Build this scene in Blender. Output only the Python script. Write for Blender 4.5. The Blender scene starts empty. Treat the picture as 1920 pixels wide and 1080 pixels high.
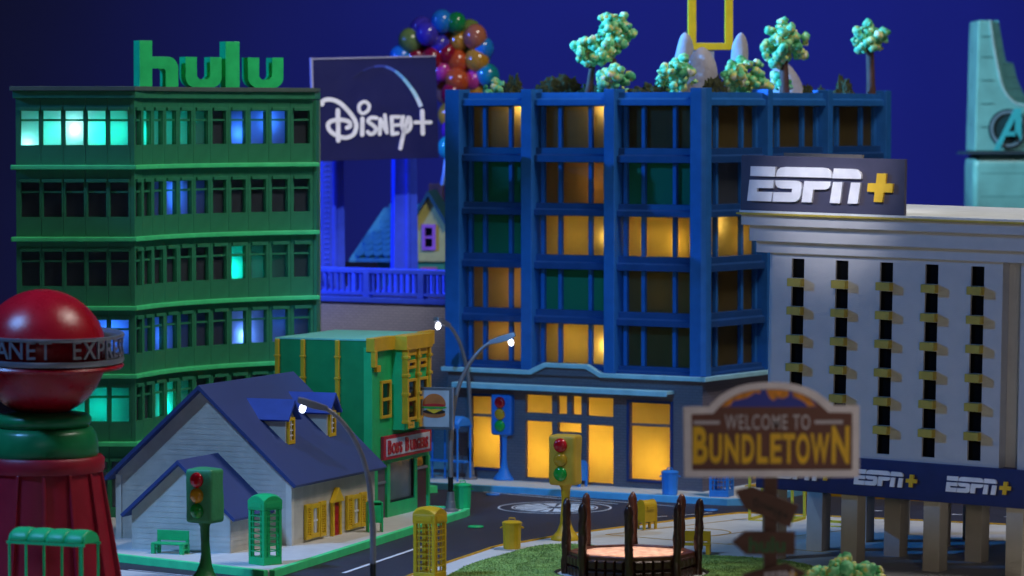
import bpy, bmesh, math, random
from mathutils import Matrix, Vector, Euler, noise
from mathutils.geometry import tessellate_polygon

# ------------------------------------------------------------------ scene, camera, light
# One unit is one decimetre of the tabletop model town.
scene = bpy.context.scene
scene.unit_settings.system = 'METRIC'
scene.unit_settings.scale_length = 0.1
COL = scene.collection
R = math.radians

EYE = 4.91
cam_data = bpy.data.cameras.new('camera')
cam = bpy.data.objects.new('camera', cam_data)
COL.objects.link(cam)
cam.location = (0, 0, EYE)
cam.rotation_euler = (R(90 - 2.584), 0, 0)
cam_data.lens = 135
cam_data.sensor_width = 36
cam_data.clip_end = 400
cam_data.dof.use_dof = True
cam_data.dof.focus_distance = 43.8
cam_data.dof.aperture_fstop = 1.0
cam_data.dof.aperture_blades = 9
scene.camera = cam

world = bpy.data.worlds.new('World')
scene.world = world
world.use_nodes = True
world.node_tree.nodes['Background'].inputs[0].default_value = (0.13, 0.10, 0.36, 1)
world.node_tree.nodes['Background'].inputs[1].default_value = 0.014


def aim(o, target):
    o.rotation_euler = (Vector(target) - o.location).to_track_quat('-Z', 'Y').to_euler()


def area(name, loc, target, size, power, color, sy=None):
    d = bpy.data.lights.new(name, 'AREA')
    d.energy = power
    d.color = color
    d.size = size
    if sy:
        d.shape = 'RECTANGLE'
        d.size_y = sy
    o = bpy.data.objects.new(name, d)
    COL.objects.link(o)
    o.location = loc
    aim(o, target)
    return o


def spot(name, loc, target, power, color, angle, blend=0.5, radius=0.5):
    d = bpy.data.lights.new(name, 'SPOT')
    d.energy = power
    d.color = color
    d.spot_size = R(angle)
    d.spot_blend = blend
    d.shadow_soft_size = radius
    o = bpy.data.objects.new(name, d)
    COL.objects.link(o)
    o.location = loc
    aim(o, target)
    return o


# blue key from the left, a warm soft box from the front right, a blue wash on the backdrop, a warm pin spot on the ring
spot('blue_key_light', (-30, 41.3, 14.5), (2.0, 45.3, 9.9), 23000, (0.012, 0.29, 1.0), 32, 0.12, 0.16)
spot('roof_side_light', (-25, 48, 16), (2.6, 52, 6.9), 150000, (0.10, 0.42, 1.0), 10, 0.5, 0.2)
area('overhead_soft_light', (10, 41.5, 23), (-0.5, 45.5, 1.0), 8, 3050, (1.0, 0.93, 0.84), 6)
spot('warm_front_light', (5, 6, 5.5), (4.0, 41, 2.4), 4000, (1.0, 0.81, 0.60), 21, 1.0, 1.6)
spot('roof_sign_light', (0.5, 33, 11), (3.55, 41.7, 4.2), 5600, (1.0, 0.96, 1.0), 10.5, 1.0, 0.2)
area('dim_front_fill_light', (-2, 1, 13), (-1, 44, 1.5), 9, 380, (0.78, 0.88, 1.0), 6)
spot('cyan_side_light', (-8, 22, 22), (0.4, 51.0, 0.3), 24000, (0.07, 0.42, 1.0), 11, 0.6, 0.4)
spot('blue_rim_light', (-19, 33, 21), (-4.8, 39.2, 1.4), 21000, (0.14, 0.40, 1.0), 21, 0.7, 0.9)
spot('street_cool_light', (-18, 30, 24), (-0.9, 44, 0), 13000, (0.30, 0.58, 1.0), 17, 0.6, 0.3)
spot('added_billboard_fill', (-6, 44, 12), (-2.1, 56.8, 3.2), 5200, (0.90, 0.92, 1.0), 25, 0.6, 0.3)  # added spot that brightens the billboard lettering and the brick wall
spot('skyscraper_side_light', (-9, 58, 12), (8.2, 66, 5.2), 20000, (0.50, 0.80, 1.0), 13, 0.5, 0.5)
spot('deck_side_light', (-20, 52, 11), (-1.8, 58, 4.0), 30000, (0.05, 0.16, 1.0), 20, 0.6, 0.4)
spot('backdrop_wash_light', (9, 60, 22), (4.5, 87, 6.0), 18500, (0.10, 0.18, 1.0), 54, 1.0, 2.0)
spot('ring_pin_light', (2.6, 43.5, 14), (1.28, 40.83, 0.25), 14000, (1.0, 0.80, 0.66), 5.0, 0.3, 0.15)

scene.view_settings.view_transform = 'Standard'
scene.view_settings.look = 'None'
scene.view_settings.exposure = 0
scene.view_settings.gamma = 1
scene.view_settings.use_curve_mapping = False
scene.cycles.use_denoising = True
scene.cycles.max_bounces = 8
scene.cycles.sample_clamp_indirect = 4

# ------------------------------------------------------------------ materials
MATS = {}


def lin(c):
    out = []
    for v in c:
        v = v / 255.0
        out.append(v / 12.92 if v <= 0.04045 else ((v + 0.055) / 1.055) ** 2.4)
    return tuple(out) + (1,)


def mat(name, col, rough=0.5, var=0.10, vscale=6.0, bump=0.05, bscale=90.0, metal=0.0, spec=0.4, coat=0.0, dirt=0.0):
    if name in MATS:
        return MATS[name]
    m = bpy.data.materials.new(name)
    m.use_nodes = True
    nt = m.node_tree
    N = nt.nodes
    b = N['Principled BSDF']
    c = lin(col)
    tc = N.new('ShaderNodeTexCoord')
    n1 = N.new('ShaderNodeTexNoise')
    n1.inputs['Scale'].default_value = vscale
    n1.inputs['Detail'].default_value = 6
    nt.links.new(tc.outputs['Object'], n1.inputs['Vector'])
    r1 = N.new('ShaderNodeValToRGB')
    r1.color_ramp.elements[0].position = 0.3
    r1.color_ramp.elements[1].position = 0.7
    r1.color_ramp.elements[0].color = tuple(x * (1 - var) for x in c[:3]) + (1,)
    r1.color_ramp.elements[1].color = tuple(min(1, x * (1 + var)) for x in c[:3]) + (1,)
    nt.links.new(n1.outputs['Fac'], r1.inputs['Fac'])
    nt.links.new(r1.outputs['Color'], b.inputs['Base Color'])
    if dirt:
        n3 = N.new('ShaderNodeTexNoise')
        n3.inputs['Scale'].default_value = 2.2
        n3.inputs['Detail'].default_value = 9
        n3.inputs['Roughness'].default_value = 0.7
        nt.links.new(tc.outputs['Object'], n3.inputs['Vector'])
        r3 = N.new('ShaderNodeValToRGB')
        r3.color_ramp.elements[0].position = 0.48
        r3.color_ramp.elements[1].position = 0.72
        r3.color_ramp.elements[0].color = (0, 0, 0, 1)
        r3.color_ramp.elements[1].color = (dirt, dirt, dirt, 1)
        nt.links.new(n3.outputs['Fac'], r3.inputs['Fac'])
        mx = N.new('ShaderNodeMix')
        mx.data_type = 'RGBA'
        nt.links.new(r3.outputs['Color'], mx.inputs['Factor'])
        nt.links.new(r1.outputs['Color'], mx.inputs['A'])
        mx.inputs['B'].default_value = tuple(x * 0.45 + 0.01 for x in c[:3]) + (1,)
        nt.links.new(mx.outputs['Result'], b.inputs['Base Color'])
    b.inputs['Metallic'].default_value = metal
    b.inputs['Specular IOR Level'].default_value = spec
    b.inputs['Coat Weight'].default_value = coat
    n2 = N.new('ShaderNodeTexNoise')
    n2.inputs['Scale'].default_value = bscale
    n2.inputs['Detail'].default_value = 3
    nt.links.new(tc.outputs['Object'], n2.inputs['Vector'])
    mr = N.new('ShaderNodeMapRange')
    mr.inputs['To Min'].default_value = max(0.02, rough - 0.08)
    mr.inputs['To Max'].default_value = min(1, rough + 0.08)
    nt.links.new(n1.outputs['Fac'], mr.inputs['Value'])
    nt.links.new(mr.outputs['Result'], b.inputs['Roughness'])
    if bump:
        bp = N.new('ShaderNodeBump')
        bp.inputs['Strength'].default_value = min(1, bump * 4)
        bp.inputs['Distance'].default_value = 0.01
        nt.links.new(n2.outputs['Fac'], bp.inputs['Height'])
        nt.links.new(bp.outputs['Normal'], b.inputs['Normal'])
    MATS[name] = m
    return m


def pane_mat(name, tint, gloss=0.09, weight=0.90):
    """A sheet of frosted plastic: lets lamp light through from behind."""
    if name in MATS:
        return MATS[name]
    m = bpy.data.materials.new(name)
    m.use_nodes = True
    nt = m.node_tree
    N = nt.nodes
    N.remove(N['Principled BSDF'])
    out = N['Material Output']
    tr = N.new('ShaderNodeBsdfTranslucent')
    c = lin(tint)
    tc = N.new('ShaderNodeTexCoord')
    no = N.new('ShaderNodeTexNoise')
    no.inputs['Scale'].default_value = 5
    no.inputs['Detail'].default_value = 4
    nt.links.new(tc.outputs['Object'], no.inputs['Vector'])
    rp = N.new('ShaderNodeValToRGB')
    rp.color_ramp.elements[0].color = tuple(x * 0.8 for x in c[:3]) + (1,)
    rp.color_ramp.elements[1].color = c
    nt.links.new(no.outputs['Fac'], rp.inputs['Fac'])
    nt.links.new(rp.outputs['Color'], tr.inputs['Color'])
    df = N.new('ShaderNodeBsdfDiffuse')
    df.inputs['Color'].default_value = tuple(x * 0.55 for x in c[:3]) + (1,)
    mx = N.new('ShaderNodeMixShader')
    mx.inputs[0].default_value = 1 - weight
    nt.links.new(tr.outputs[0], mx.inputs[1])
    nt.links.new(df.outputs[0], mx.inputs[2])
    gl = N.new('ShaderNodeBsdfGlossy')
    gl.inputs['Roughness'].default_value = 0.25
    fr = N.new('ShaderNodeFresnel')
    fr.inputs['IOR'].default_value = 1.45
    mu = N.new('ShaderNodeMath')
    mu.operation = 'MULTIPLY'
    mu.inputs[1].default_value = gloss * 6
    nt.links.new(fr.outputs[0], mu.inputs[0])
    mx2 = N.new('ShaderNodeMixShader')
    nt.links.new(mu.outputs[0], mx2.inputs[0])
    nt.links.new(mx.outputs[0], mx2.inputs[1])
    nt.links.new(gl.outputs[0], mx2.inputs[2])
    nt.links.new(mx2.outputs[0], out.inputs['Surface'])
    MATS[name] = m
    return m


def brick_mat(name, c1, c2, mortar, scale=1.0, bw=0.10, rh=0.038, bump=0.5):
    if name in MATS:
        return MATS[name]
    m = bpy.data.materials.new(name)
    m.use_nodes = True
    nt = m.node_tree
    N = nt.nodes
    b = N['Principled BSDF']
    tc = N.new('ShaderNodeTexCoord')
    sp = N.new('ShaderNodeSeparateXYZ')
    nt.links.new(tc.outputs['Object'], sp.inputs[0])
    ad = N.new('ShaderNodeMath')
    nt.links.new(sp.outputs['X'], ad.inputs[0])
    nt.links.new(sp.outputs['Y'], ad.inputs[1])
    cb = N.new('ShaderNodeCombineXYZ')
    nt.links.new(ad.outputs[0], cb.inputs['X'])
    nt.links.new(sp.outputs['Z'], cb.inputs['Y'])
    br = N.new('ShaderNodeTexBrick')
    br.inputs['Scale'].default_value = scale
    br.inputs['Brick Width'].default_value = bw
    br.inputs['Row Height'].default_value = rh
    br.inputs['Mortar Size'].default_value = 0.004
    br.inputs['Color1'].default_value = lin(c1)
    br.inputs['Color2'].default_value = lin(c2)
    br.inputs['Mortar'].default_value = lin(mortar)
    nt.links.new(cb.outputs[0], br.inputs['Vector'])
    nt.links.new(br.outputs['Color'], b.inputs['Base Color'])
    bp = N.new('ShaderNodeBump')
    bp.inputs['Strength'].default_value = bump
    bp.inputs['Distance'].default_value = 0.012
    bp.invert = True
    nt.links.new(br.outputs['Fac'], bp.inputs['Height'])
    nt.links.new(bp.outputs['Normal'], b.inputs['Normal'])
    b.inputs['Roughness'].default_value = 0.8
    b.inputs['Specular IOR Level'].default_value = 0.25
    MATS[name] = m
    return m


def popcorn_mat():
    m = bpy.data.materials.new('dyed_popcorn')
    m.use_nodes = True
    nt = m.node_tree
    N = nt.nodes
    b = N['Principled BSDF']
    tc = N.new('ShaderNodeTexCoord')
    oi = N.new('ShaderNodeObjectInfo')
    no = N.new('ShaderNodeTexNoise')
    no.noise_dimensions = '4D'
    no.inputs['Scale'].default_value = 1.1
    no.inputs['Detail'].default_value = 4
    mw = N.new('ShaderNodeMath')
    mw.operation = 'MULTIPLY'
    mw.inputs[1].default_value = 40
    nt.links.new(oi.outputs['Random'], mw.inputs[0])
    nt.links.new(tc.outputs['Object'], no.inputs['Vector'])
    nt.links.new(mw.outputs[0], no.inputs['W'])
    rp = N.new('ShaderNodeValToRGB')
    e = rp.color_ramp.elements
    e[0].position = 0.30
    e[0].color = lin((44, 128, 84))
    e[1].position = 0.70
    e[1].color = lin((244, 240, 222))
    for p, c in ((0.42, (84, 184, 124)), (0.52, (140, 212, 156)), (0.58, (212, 204, 92)), (0.635, (226, 230, 196))):
        x = e.new(p)
        x.color = lin(c)
    nt.links.new(no.outputs['Fac'], rp.inputs['Fac'])
    nt.links.new(rp.outputs['Color'], b.inputs['Base Color'])
    b.inputs['Roughness'].default_value = 0.55
    b.inputs['Subsurface Weight'].default_value = 0.0
    bp = N.new('ShaderNodeBump')
    bp.inputs['Strength'].default_value = 0.5
    bp.inputs['Distance'].default_value = 0.02
    n2 = N.new('ShaderNodeTexNoise')
    n2.inputs['Scale'].default_value = 5
    nt.links.new(tc.outputs['Object'], n2.inputs['Vector'])
    nt.links.new(n2.outputs['Fac'], bp.inputs['Height'])
    nt.links.new(bp.outputs['Normal'], b.inputs['Normal'])
    MATS['dyed_popcorn'] = m
    return m


def emit_mat(name, col, strength):
    if name in MATS:
        return MATS[name]
    m = bpy.data.materials.new(name)
    m.use_nodes = True
    b = m.node_tree.nodes['Principled BSDF']
    b.inputs['Base Color'].default_value = lin(col)
    b.inputs['Emission Color'].default_value = lin(col)
    b.inputs['Emission Strength'].default_value = strength
    MATS[name] = m
    return m


# ------------------------------------------------------------------ mesh building
class MB:
    def __init__(s):
        s.v = []
        s.f = []

    def add(s, vs, fs, M=None):
        k = len(s.v)
        if M is not None:
            vs = [M @ Vector(p) for p in vs]
        s.v.extend([tuple(p) for p in vs])
        s.f.extend([tuple(i + k for i in f) for f in fs])
        return s

    def box(s, x0, x1, y0, y1, z0, z1, M=None):
        vs = [(x0, y0, z0), (x1, y0, z0), (x1, y1, z0), (x0, y1, z0), (x0, y0, z1), (x1, y0, z1), (x1, y1, z1), (x0, y1, z1)]
        fs = [(0, 3, 2, 1), (4, 5, 6, 7), (0, 1, 5, 4), (1, 2, 6, 5), (2, 3, 7, 6), (3, 0, 4, 7)]
        return s.add(vs, fs, M)

    def poly(s, pts, a0, a1, plane='xz', holes=(), M=None):
        loops = [list(pts)] + [list(h) for h in holes]
        tri = tessellate_polygon([[Vector((p[0], p[1], 0)) for p in l] for l in loops])
        flat = [p for l in loops for p in l]

        def mk(p, a):
            return {'xz': (p[0], a, p[1]), 'xy': (p[0], p[1], a), 'yz': (a, p[0], p[1])}[plane]
        n = len(flat)
        vs = [mk(p, a0) for p in flat] + [mk(p, a1) for p in flat]
        fs = [tuple(t) for t in tri] + [tuple(i + n for i in reversed(t)) for t in tri]
        k = 0
        for l in loops:
            m = len(l)
            for i in range(m):
                j = (i + 1) % m
                fs.append((k + i, k + j, k + j + n, k + i + n))
            k += m
        return s.add(vs, fs, M)

    def lathe(s, prof, n=24, M=None, a0=0, a1=2 * math.pi):
        full = abs(a1 - a0 - 2 * math.pi) < 1e-6
        vs = []
        m = n if full else n + 1
        for r, z in prof:
            for i in range(m):
                a = a0 + (a1 - a0) * i / n
                vs.append((r * math.cos(a), r * math.sin(a), z))
        fs = []
        for j in range(len(prof) - 1):
            for i in range(n):
                i2 = (i + 1) % m
                fs.append((j * m + i, j * m + i2, (j + 1) * m + i2, (j + 1) * m + i))
        if full:
            if prof[0][0] > 1e-5:
                fs.append(tuple(range(m - 1, -1, -1)))
            if prof[-1][0] > 1e-5:
                fs.append(tuple((len(prof) - 1) * m + i for i in range(m)))
        return s.add(vs, fs, M)

    def tube(s, path, r, n=10, M=None):
        P = [Vector(p) for p in path]
        rr = r if isinstance(r, (list, tuple)) else [r] * len(P)
        vs = []
        up = None
        for i, p in enumerate(P):
            t = (P[min(i + 1, len(P) - 1)] - P[max(i - 1, 0)]).normalized()
            if up is None:
                up = Vector((0, 0, 1)) if abs(t.z) < 0.9 else Vector((1, 0, 0))
            a = t.cross(up).normalized()
            b = a.cross(t).normalized()
            up = b
            for k in range(n):
                w = 2 * math.pi * k / n
                vs.append(p + (a * math.cos(w) + b * math.sin(w)) * rr[i])
        fs = []
        for i in range(len(P) - 1):
            for k in range(n):
                k2 = (k + 1) % n
                fs.append((i * n + k, i * n + k2, (i + 1) * n + k2, (i + 1) * n + k))
        fs.append(tuple(range(n - 1, -1, -1)))
        fs.append(tuple((len(P) - 1) * n + k for k in range(n)))
        return s.add(vs, fs, M)

    def sphere(s, c, r, nu=16, nv=10, M=None):
        r = r if isinstance(r, (list, tuple)) else (r, r, r)
        vs = [(c[0], c[1], c[2] - r[2])]
        for j in range(1, nv):
            a = -math.pi / 2 + math.pi * j / nv
            for i in range(nu):
                w = 2 * math.pi * i / nu
                vs.append((c[0] + r[0] * math.cos(a) * math.cos(w), c[1] + r[1] * math.cos(a) * math.sin(w), c[2] + r[2] * math.sin(a)))
        vs.append((c[0], c[1], c[2] + r[2]))
        fs = [(0, 1 + (i + 1) % nu, 1 + i) for i in range(nu)]
        for j in range(nv - 2):
            for i in range(nu):
                i2 = (i + 1) % nu
                fs.append((1 + j * nu + i, 1 + j * nu + i2, 1 + (j + 1) * nu + i2, 1 + (j + 1) * nu + i))
        L = len(vs) - 1
        fs += [(L, 1 + (nv - 2) * nu + i, 1 + (nv - 2) * nu + (i + 1) % nu) for i in range(nu)]
        return s.add(vs, fs, M)

    def stroke(s, pts, w, y0, y1, n=5):
        """a flat rounded ribbon in the xz plane; w may vary along it"""
        P = catmull(pts, n) if len(pts) > 2 else [Vector(p) for p in pts]
        m = len(P)
        ww = [w] * m if not isinstance(w, (list, tuple)) else [w[0] + (w[1] - w[0]) * i / (m - 1) for i in range(m)]
        left, right = [], []
        for i, p in enumerate(P):
            t = (P[min(i + 1, m - 1)] - P[max(i - 1, 0)]).normalized()
            nrm = Vector((-t.y, t.x))
            left.append(p + nrm * ww[i] / 2)
            right.append(p - nrm * ww[i] / 2)
        vs = []
        for a in (y0, y1):
            vs += [(p.x, a, p.y) for p in left] + [(p.x, a, p.y) for p in right]
        fs = []
        o = 2 * m
        for i in range(m - 1):
            fs.append((i, i + 1, m + i + 1, m + i))
            fs.append((o + i, o + m + i, o + m + i + 1, o + i + 1))
            fs.append((i, o + i, o + i + 1, i + 1))
            fs.append((m + i, m + i + 1, o + m + i + 1, o + m + i))
        fs.append((0, m, o + m, o))
        fs.append((m - 1, o + m - 1, o + 2 * m - 1, 2 * m - 1))
        s.add(vs, fs)
        e = (y1 - y0) * 0.02
        for q, k in ((P[0], 0), (P[-1], m - 1)):
            s.poly([(q.x + ww[k] / 2 * math.cos(a * math.pi / 6), q.y + ww[k] / 2 * math.sin(a * math.pi / 6)) for a in range(12)], y0 + e, y1 - e)
        return s

    def build(s, name, material, parent=None, loc=None, rot=None, bevel=0.0, smooth=None, seg=2, recalc=True):
        me = bpy.data.meshes.new(name)
        me.from_pydata(s.v, [], s.f)
        if recalc:
            bm = bmesh.new()
            bm.from_mesh(me)
            bmesh.ops.recalc_face_normals(bm, faces=bm.faces)
            bm.to_mesh(me)
            bm.free()
        me.materials.append(material)
        if smooth is not None:
            for p in me.polygons:
                p.use_smooth = True
            me.set_sharp_from_angle(angle=R(smooth))
        return obj(name, me, parent, loc, rot, bevel, seg)


def catmull(pts, n):
    P = [Vector(p) for p in pts]
    out = []
    for i in range(len(P) - 1):
        p0 = P[max(i - 1, 0)]
        p1, p2 = P[i], P[i + 1]
        p3 = P[min(i + 2, len(P) - 1)]
        for k in range(n):
            t = k / n
            out.append(0.5 * ((2 * p1) + (p2 - p0) * t + (2 * p0 - 5 * p1 + 4 * p2 - p3) * t * t + (3 * p1 - p0 - 3 * p2 + p3) * t ** 3))
    out.append(P[-1])
    return out


def obj(name, me, parent=None, loc=None, rot=None, bevel=0.0, seg=2):
    o = bpy.data.objects.new(name, me)
    COL.objects.link(o)
    if parent is not None:
        o.parent = parent
    if loc is not None:
        o.location = loc
    if rot is not None:
        o.rotation_euler = rot
    if bevel:
        b = o.modifiers.new('bevel', 'BEVEL')
        b.width = bevel
        b.segments = seg
        b.limit_method = 'ANGLE'
        b.harden_normals = False
    return o


def dup(o, parent=None, loc=None, rot=None, scale=None):
    c = o.copy()
    COL.objects.link(c)
    if parent is not None:
        c.parent = parent
    if loc is not None:
        c.location = loc
    if rot is not None:
        c.rotation_euler = rot
    if scale is not None:
        c.scale = scale
    return c


def dup_tree(o, parent=None):
    c = o.copy()
    COL.objects.link(c)
    c.parent = parent
    for ch in list(o.children):
        dup_tree(ch, c)
    return c


def tag(o, label, cat, group=None):
    o['label'] = label
    o['category'] = cat
    if group:
        o['group'] = group
    return o


def thing(name, label, cat, loc=(0, 0, 0), rotz=0, group=None):
    o = bpy.data.objects.new(name, None)
    COL.objects.link(o)
    o.empty_display_size = 0.2
    o.location = loc
    o.rotation_euler = (0, 0, R(rotz))
    return tag(o, label, cat, group)


def structure(o):
    o['kind'] = 'structure'
    return o


def bx(name, m, parent, x0, x1, y0, y1, z0, z1, bevel=0.0):
    return MB().box(x0, x1, y0, y1, z0, z1).build(name, m, parent, bevel=bevel)


LED = {'office_building': 2.3, 'apartment_building': 1.5}


def sheet(name, m, parent, a, b, plane='xz'):
    """a thin sheet of frosted plastic between corners a and b"""
    if plane == 'xz':
        vs = [(a[0], a[1], a[2]), (b[0], a[1], a[2]), (b[0], a[1], b[2]), (a[0], a[1], b[2])]
    else:
        vs = [(a[0], a[1], a[2]), (a[0], b[1], a[2]), (a[0], b[1], b[2]), (a[0], a[1], b[2])]
    return MB().add(vs, [(0, 1, 2, 3)]).build(name, m, parent, recalc=False)


def lamp_point(name, parent, loc, power, color, radius=0.03):
    d = bpy.data.lights.new(name, 'POINT')
    d.energy = power * LED.get(parent.name, 1.0)
    d.color = color
    d.shadow_soft_size = radius
    o = bpy.data.objects.new(name, d)
    COL.objects.link(o)
    o.parent = parent
    o.location = loc
    return o


def text_mesh(body, size, extrude, bold=0.0, xscale=1.0, spacing=1.0):
    cu = bpy.data.curves.new('lettering', 'FONT')
    cu.body = body
    cu.size = size
    cu.extrude = extrude
    cu.offset = bold
    cu.space_character = spacing
    cu.align_x = 'CENTER'
    cu.resolution_u = 4
    t = bpy.data.objects.new('lettering', cu)
    COL.objects.link(t)
    dg = bpy.context.evaluated_depsgraph_get()
    me = bpy.data.meshes.new_from_object(t.evaluated_get(dg))
    bpy.data.objects.remove(t)
    bpy.data.curves.remove(cu)
    # lie in xz plane, reading from the front (-y)
    me.transform(Matrix.Rotation(R(90), 4, 'X') @ Matrix.Diagonal((xscale, 1, 1, 1)))
    me.name = 'lettering'
    return me


def text(body, size, extrude, m, parent, loc, name='lettering', rot=None, **kw):
    me = text_mesh(body, size, extrude, **kw)
    me.materials.clear()
    me.materials.append(m)
    return obj(name, me, parent, loc, rot)


def rand(a, b):
    return RNG.uniform(a, b)


RNG = random.Random(7)

# paints and plastics
GREEN = mat('green_wall_paint', (46, 134, 98), 0.55)
GREEN_LEDGE = mat('bright_green_paint', (78, 232, 150), 0.45)
GREEN_TOY = mat('green_plastic', (34, 190, 114), 0.38)
BLUE = mat('blue_wall_paint', (34, 100, 176), 0.5)
BLUE_DARK = mat('dark_blue_paint', (34, 92, 160), 0.5)
BLUE_TOY = mat('blue_plastic', (50, 130, 215), 0.4)
BLUE_RAIL = mat('cobalt_plastic', (50, 80, 220), 0.45)
CYAN = mat('pale_blue_paint', (150, 200, 215), 0.5)
YELLOW_TOY = mat('mustard_plastic', (205, 165, 30), 0.4)
GOLD = mat('gold_trim_paint', (208, 158, 34), 0.42)
CREAM = mat('cream_wall_paint', (205, 200, 190), 0.6)
SIDING = mat('white_siding', (196, 192, 184), 0.62, bump=0.08)
ROOF = mat('navy_roof_card', (52, 69, 128), 0.62, var=0.06, bump=0.12, bscale=140)
RED = mat('red_gloss_paint', (165, 14, 32), 0.28, var=0.06)
RED_MATT = mat('red_plastic', (150, 20, 40), 0.45)
SILVER = mat('silver_plastic', (150, 150, 162), 0.35, metal=0.6)
STEEL = mat('grey_lamp_metal', (130, 130, 138), 0.4, metal=0.5)
BLACK = mat('black_plastic', (10, 10, 12), 0.4)
WHITE = mat('white_plastic', (232, 232, 236), 0.5)
NAVY = mat('navy_sign_paint', (22, 26, 66), 0.45)
CHARCOAL = mat('charcoal_sign_card', (66, 64, 84), 0.5, bump=0.12, bscale=160)
BRICK = brick_mat('grey_brick', (110, 102, 112), (104, 96, 108), (94, 88, 98), bump=0.25)
BRICK_WALL = brick_mat('blue_grey_brick', (146, 142, 156), (138, 134, 150), (120, 116, 130), bump=0.3)
ASPHALT = mat('road_card', (54, 54, 70), 0.62, var=0.18, vscale=3, bump=0.16, bscale=120, dirt=0.25)
PAVE = mat('pavement_card', (206, 206, 206), 0.6, var=0.05, bump=0.06, dirt=0.18)
LINE = mat('road_paint_white', (220, 222, 230), 0.6)
CHOC = mat('dark_chocolate', (48, 22, 14), 0.34, var=0.3, vscale=12, bump=0.2, bscale=25, spec=0.5)
CHOC_MILK = mat('milk_chocolate', (82, 44, 30), 0.32, var=0.3, vscale=10, bump=0.2, bscale=18, spec=0.5)
POPCORN = popcorn_mat()
WOOD = mat('brown_painted_board', (88, 58, 52), 0.6, var=0.2, vscale=8, bump=0.1)
INTERIOR = mat('room_lining', (134, 134, 136), 0.9, var=0.03, bump=0)
FROST = pane_mat('frosted_pane', (205, 218, 240))
AMBER = pane_mat('amber_frosted_pane', (240, 215, 150))
GREEN_PANE = pane_mat('green_tinted_pane', (60, 175, 130), weight=0.3)
DARK_GLASS = mat('dark_glass', (14, 16, 22), 0.12, bump=0, var=0.2, spec=0.6)
GREY_GLASS = mat('grey_shop_glass', (86, 98, 106), 0.22, bump=0, var=0.15, spec=0.6)

# ------------------------------------------------------------------ the setting
structure(MB().box(-70, 70, 10, 84, -0.5, -0.07).build('road', ASPHALT))
bd = MB()
pts = [(84.0, -0.6), (86.0, 0.2), (86.8, 2.0), (87.0, 6.0), (87.0, 40.0), (87.6, 40.0), (87.6, -0.6)]
bd.poly(pts, -70, 70, 'yz')
structure(bd.build('backdrop', mat('blue_backdrop_cloth', (70, 78, 158), 0.85, var=0.05, vscale=0.4, bump=0.02), smooth=30))


def pavement(name, pts, top=0.0, m=PAVE, kerb=None, kerb_name='kerb', closed=True, kw=0.036, kh=0.022, rng=None):
    mb = MB().poly(pts, -0.08, top, 'xy')
    o = structure(mb.build(name, m, bevel=0.006))
    if kerb is not None:
        k = MB()
        n = len(pts)
        for i in (rng if rng is not None else range(n)):
            a = Vector(pts[i])
            b = Vector(pts[(i + 1) % n])
            d = (b - a).normalized()
            nn = Vector((-d.y, d.x)) * kw
            a2, b2 = a - d * kw * 0.5, b + d * kw * 0.5
            e = 0.0008 * (i % 3)
            k.poly([a2 + nn, b2 + nn, b2 - nn, a2 - nn], -0.079 - e, top + 0.016 + e, 'xy')
        k.build(kerb_name, kerb, o, bevel=0.008)
    return o


def arc(cx, cy, r, a0, a1, n):
    return [(cx + r * math.cos(R(a0 + (a1 - a0) * i / n)), cy + r * math.sin(R(a0 + (a1 - a0) * i / n))) for i in range(n + 1)]


pavement('pavement', [(-2.58, 41.15), (-0.60, 47.40), (-0.56, 47.62), (-0.66, 47.78), (-3.0, 48.75), (-7.6, 50.6), (-7.6, 45.3), (-4.44, 42.70), (-2.66, 41.12)],
         kerb=GREEN_LEDGE, rng=[0, 1, 2, 3, 7, 6])
pavement('pavement', [(-1.9, 51.5), (2.75, 48.82), (2.98, 48.86), (3.10, 49.05), (7.5, 56.5), (3.5, 60), (-4.2, 54.9)], kerb=mat('sky_blue_kerb_paint', (104, 180, 225), 0.45), rng=[0, 1, 2, 3])
pavement('pavement', [(-3.3, 49.6), (-1.12, 50.42), (-1.02, 50.5), (-1.10, 50.62), (-4.2, 52.2)], kerb=GREEN_LEDGE, rng=[0, 1, 2])
right_pave = pavement('pavement', [(-2.4, 36.6), (-0.78, 41.72), (-0.32, 43.1), (-0.22, 43.42), (-0.08, 43.72), (0.14, 43.96), (0.6, 44.72), (2.5, 46.9), (2.78, 47.14), (3.0, 47.18), (9.5, 44.2), (9.5, 24), (-2.0, 24)],
                      top=0.0, kerb=GOLD, kw=0.016, rng=range(0, 10))
pavement('pavement', [(-7.6, 43.1), (-4.46, 41.55), (-3.2, 40.62), (-2.75, 40.2), (-3.4, 36), (-7.6, 33)], top=-0.01)
pavement('pavement', [(3.1, 50.6), (9.8, 46.9), (14, 52), (8.0, 58)], kerb=GOLD, kw=0.025, rng=[0, 3])
# dark grey paving joints of the front block
for (a, b) in (((-0.20, 43.2), (0.42, 42.9)),):
    d = Vector((b[0] - a[0], b[1] - a[1]))
    L = d.length
    MB().box(0, L, -0.008, 0.008, 0.0015, 0.004).build('paving_joint', mat('dark_joint_line', (70, 70, 78), 0.8), right_pave, (a[0], a[1], 0), (0, 0, math.atan2(d.y, d.x)))

# road markings
road = bpy.data.objects['road']
ZR = -0.066


def marking(pts, z=ZR):
    return MB().poly(pts, z, z + 0.002, 'xy').build('road_marking', LINE, road)


def strip(a, b, w, z=ZR, m=None, parent=None, name='road_marking'):
    a, b = Vector(a), Vector(b)
    d = (b - a).normalized()
    n = Vector((-d.y, d.x)) * w / 2
    return MB().poly([a + n, b + n, b - n, a - n], z, z + 0.002, 'xy').build(name, m or LINE, parent or road)


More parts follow.
